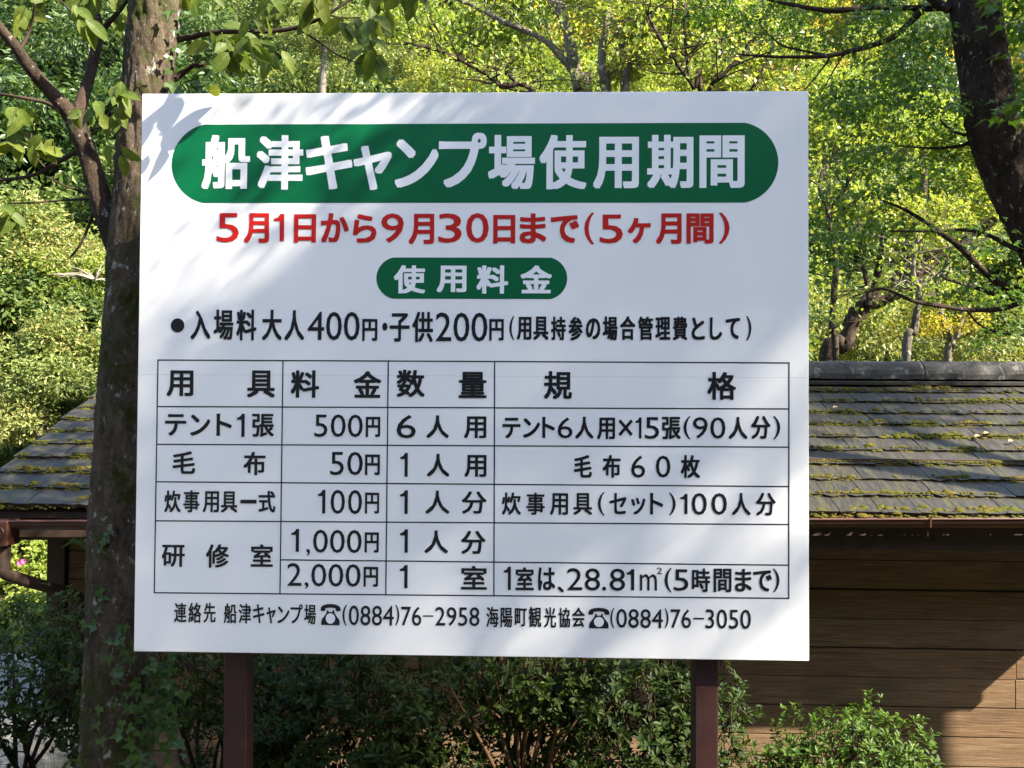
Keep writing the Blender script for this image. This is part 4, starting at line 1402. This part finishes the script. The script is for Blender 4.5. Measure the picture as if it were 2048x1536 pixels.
# the crown above the frame
for i in range(120):
    d = rdir(rl, 1)[0]
    c = np.array([3.5, 2.3, 4.7] if i % 3 else [2.2, 1.75, 4.6]) + d * rl.uniform(.3, 1.1 if i % 3 else .65) * np.array([1.0, .9, .8])
    nn = 80
    pos = c + rl.normal(0, 1, (nn, 3)) * np.array([.2, .2, .06])
    leaves(mb, pos - np.array(O3), rdir(rl, nn) + np.array([0, 0, -.4]), rl.normal(0, .4, (nn, 3)) + np.array([0, 0, 1]), .045, .042, fold=.1, shape='diamond')
o = mb.build('foliage', L_maple, rtree)
o['kind'] = 'stuff'
print('maple', mb.n)

# ---- trees out of the frame to the right whose crowns shade the clearing
def shade_tree(label, base, lean, h, rad, blobs, seed, L=.08, m=L_maple):
    t = thing('shade_tree', label, 'tree', base)
    O4 = Vector(base)
    b = MB()
    b.tube([(0, 0, -.2), (lean[0] * .3, lean[1] * .3, h * .3), (lean[0] * .65, lean[1] * .65, h * .65), (lean[0], lean[1], h)], [rad * 1.2, rad, rad * .8, rad * .4], 16, 8, .03, seed)
    for (c, R_, n) in blobs:
        q = Vector(c) - O4
        b.tube([Vector((lean[0] * .6, lean[1] * .6, h * .6)), (Vector((lean[0] * .8, lean[1] * .8, h * .8)) + q) / 2, q], [rad * .45, rad * .3, rad * .1], 8, 5)
    b.build('trunk', M_barkR, t, True)
    rs = np.random.default_rng(seed)
    mb = MB()
    for (c, R_, n) in blobs:
        for i in range(n):
            d = rdir(rs, 1)[0]
            cc = np.array(c) + d * R_ * rs.uniform(.1, 1)
            nn = 55
            pos = cc + rs.normal(0, 1, (nn, 3)) * np.array([.15, .15, .08])
            s = rs.uniform(.6, 1.2, nn)
            leaves(mb, pos - np.array(base), rdir(rs, nn) + np.array([0, 0, -.3]), rs.normal(0, .5, (nn, 3)) + np.array([0, 0, .9]), L * s, L * .55 * s, fold=.1, shape='diamond')
    o = mb.build('crown', m, t)
    o['kind'] = 'stuff'
    print('shade', mb.n)


shade_tree('tall broadleaf tree standing right of the camera outside the photo', (9.2, -4.4, 0), (.3, 1.2, 0), 8.4, .22,
           [((9.4, -2.0, 10.3), 1.35, 78), ((8.3, -1.9, 9.7), .8, 20), ((7.9, -1.7, 9.2), .7, 10), ((8.5, -1.3, 9.4), 1.0, 46), ((10.4, -2.8, 11.4), 1.1, 44), ((8.8, -3.2, 8.4), 1.2, 60), ((10.4, -3.4, 8.9), 1.1, 44), ((8.0, -4.8, 8.2), 1.5, 66), ((6.2, -4.7, 8.0), 1.3, 54), ((9.8, -5.2, 8.6), 1.4, 60), ((11.6, -4.6, 8.8), 1.3, 50)], 3)
shade_tree('leaning tree beyond the right edge of the photo in front of the shed', (6.3, 2.9, 0), (-.9, .35, 0), 5.2, .15,
           [((7.8, 3.3, 6.8), .95, 60)], 4)


# ---- shrubs in front of the shed
def shrub(name, label, base, blobs, stems, seed, m=L_azalea, L=.03, Wd=.012, cat='shrub', stem_m=M_twig):
    """blobs: (centre, radii, sprigs)"""
    t = thing(name, label, cat, base)
    B = np.array(base, float)
    rs = np.random.default_rng(seed)
    b = MB()
    allc = []
    for (c, rd, n) in blobs:
        c = np.array(c, float); rd = np.array(rd, float)
        for i in range(n):
            d = rdir(rs, 1)[0]
            q = rs.uniform(.25, 1) ** .45
            bump = 1 + .18 * math.sin(d[0] * 7 + seed) * math.cos(d[2] * 6 + d[1] * 5)
            allc.append((c + d * rd * q * bump, d))
    mbf = MB()
    C = np.array([a for a, _ in allc]); D = np.array([d for _, d in allc])
    D = unit(D * .7 + np.array([0, 0, .7]) + rs.normal(0, .3, D.shape))
    for k in range(8):
        a = 2 * math.pi * k / 8 + rs.normal(0, .3, len(C))
        ref = unit(np.cross(D, rs.normal(0, 1, D.shape)))
        ref2 = np.cross(D, ref)
        rad_ = ref * np.cos(a)[:, None] + ref2 * np.sin(a)[:, None]
        s = rs.uniform(.6, 1.2, len(C))
        ax = rad_ + D * rs.uniform(.1, .9, len(C))[:, None]
        leaves(mbf, C - B + D * rs.uniform(-.02, .012, len(C))[:, None] + rad_ * .003, ax, D + rad_ * -.2, L * s, Wd * s, fold=.15, shape='diamond' if L < .024 else 'oval', droop=.15)
    o = mbf.build('foliage', m, t)
    o['kind'] = 'stuff'
    for i in range(stems):
        ci = C[int(rs.integers(len(C)))] - B
        p0 = Vector((rs.normal(0, .06), rs.normal(0, .05), 0))
        mid = Vector((ci[0] * .45 + rs.normal(0, .03), ci[1] * .45, ci[2] * .55))
        b.tube([p0, mid, Vector(ci)], [.012, .008, .003], 6, 5, .08, seed=i)
    # twiglets that carry the outer sprigs
    for i in range(0, len(C), 4):
        e = Vector(C[i] - B); dd = Vector(D[i])
        b.tube([e - dd * .10 + Vector(rs.normal(0, .02, 3)), e - dd * .04, e], [.003, .002, .0015], 4, 2, cap=False)
    o = b.build('stems', stem_m, t, True)
    o['kind'] = 'stuff'
    print(name, mbf.n)
    return t


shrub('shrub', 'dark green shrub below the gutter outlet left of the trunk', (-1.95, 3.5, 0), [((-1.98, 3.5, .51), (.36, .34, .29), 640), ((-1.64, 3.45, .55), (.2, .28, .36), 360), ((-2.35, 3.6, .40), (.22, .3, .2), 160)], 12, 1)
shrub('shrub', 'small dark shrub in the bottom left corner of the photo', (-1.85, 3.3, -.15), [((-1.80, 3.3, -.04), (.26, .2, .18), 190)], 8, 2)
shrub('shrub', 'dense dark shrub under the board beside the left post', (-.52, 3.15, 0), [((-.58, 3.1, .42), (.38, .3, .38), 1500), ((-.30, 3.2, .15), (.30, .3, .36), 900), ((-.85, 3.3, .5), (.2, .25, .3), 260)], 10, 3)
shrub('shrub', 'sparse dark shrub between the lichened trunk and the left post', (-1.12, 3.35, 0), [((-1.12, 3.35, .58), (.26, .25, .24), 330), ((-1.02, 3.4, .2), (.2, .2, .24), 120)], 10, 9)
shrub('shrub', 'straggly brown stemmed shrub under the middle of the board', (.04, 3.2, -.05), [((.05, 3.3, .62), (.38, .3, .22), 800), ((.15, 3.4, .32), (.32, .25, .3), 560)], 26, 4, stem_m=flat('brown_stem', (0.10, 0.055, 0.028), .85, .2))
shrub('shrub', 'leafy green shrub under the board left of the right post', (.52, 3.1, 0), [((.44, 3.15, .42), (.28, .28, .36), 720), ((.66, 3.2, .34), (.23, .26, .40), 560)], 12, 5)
shrub('azalea_bush', 'bright green azalea bush in front of the shed wall right of the post', (1.62, 4.2, -.5), [((1.60, 4.2, -.16), (.42, .3, .36), 1000), ((1.30, 4.15, -.3), (.32, .25, .34), 560), ((1.95, 4.2, -.34), (.26, .22, .26), 320)], 14, 6, m=leaf_mat('fresh_azalea_leaf', [(0, (0.03, 0.07, 0.010)), (0.5, (0.075, 0.13, 0.018)), (0.9, (0.13, 0.19, 0.028)), (1, (0.20, 0.21, 0.04))], 0.4, 0.5, 0.22))
t = shrub('azalea_bush', 'sunlit yellow green azalea with pink flowers beyond the left end of the shed', (-5.6, 9.7, -.6), [((-5.6, 9.7, -.02), (1.15, .55, .46), 1700), ((-4.7, 9.5, -.2), (.5, .4, .35), 500), ((-5.0, 8.9, -.38), (1.2, .4, .34), 900), ((-4.3, 7.9, -.45), (.8, .4, .3), 600)], 10, 8, m=L_lime, L=.058, Wd=.027)
fm = flat('pink_petal', (0.75, 0.10, 0.38), .5, .3)
for (px, py) in ((40, 1127), (48, 1122), (89, 1155), (60, 1160), (18, 1150)):
    p = at(px, py, 9.12) - Vector(t.location)
    b = MB()
    for k in range(5):
        a = 2 * math.pi * k / 5
        v, f = leaf_arrays(np.array([tuple(p)]), np.array([[math.cos(a), -.5, math.sin(a)]]), np.array([[0, -1., .1]]), (.034 if px < 80 else .028), .028, fold=.1)
        b.add(v, f)
    b.build('flower', fm, t)

# fallen leaves on the roof
fl = flat('fallen_leaf', (0.24, 0.17, 0.10), .8, .2)
for i, (px, py, lab) in enumerate(((1671, 818, 'pale grey fallen leaf on the slates near the board edge'), (1973, 870, 'brown fallen leaf on the slates below the ridge at far right'),
                                   (2022, 886, 'pale fallen leaf on the slates at the right edge of the photo'), (1955, 876, 'small curled leaf on the slates at far right'))):
    # meet the roof plane
    d = (at(px, py, 5.0) - EYE)
    best = None
    for k in range(400):
        Y = 4.3 + k * .006
        p = EYE + d * (Y / d.y)
        lx = p.x; ly = (p.y - 4.97) + .035 * p.x
        zr = EZ + (ly - EY) * .408 + .03
        if p.z < zr:
            best = p
            break
    if best is None:
        continue
    v, f = leaf_arrays(np.zeros((1, 3)), np.array([[1., .3, .05]]), np.array([[0, -.38, .92]]), .05, .03, fold=.3)
    o = link('fallen_leaf', mesh_np('fallen_leaf', v, f, fl), None, best + Vector((-.02, -.004, .008)))
    o['label'] = lab; o['category'] = 'leaf'; o['group'] = 'fallen leaves on the shed roof'
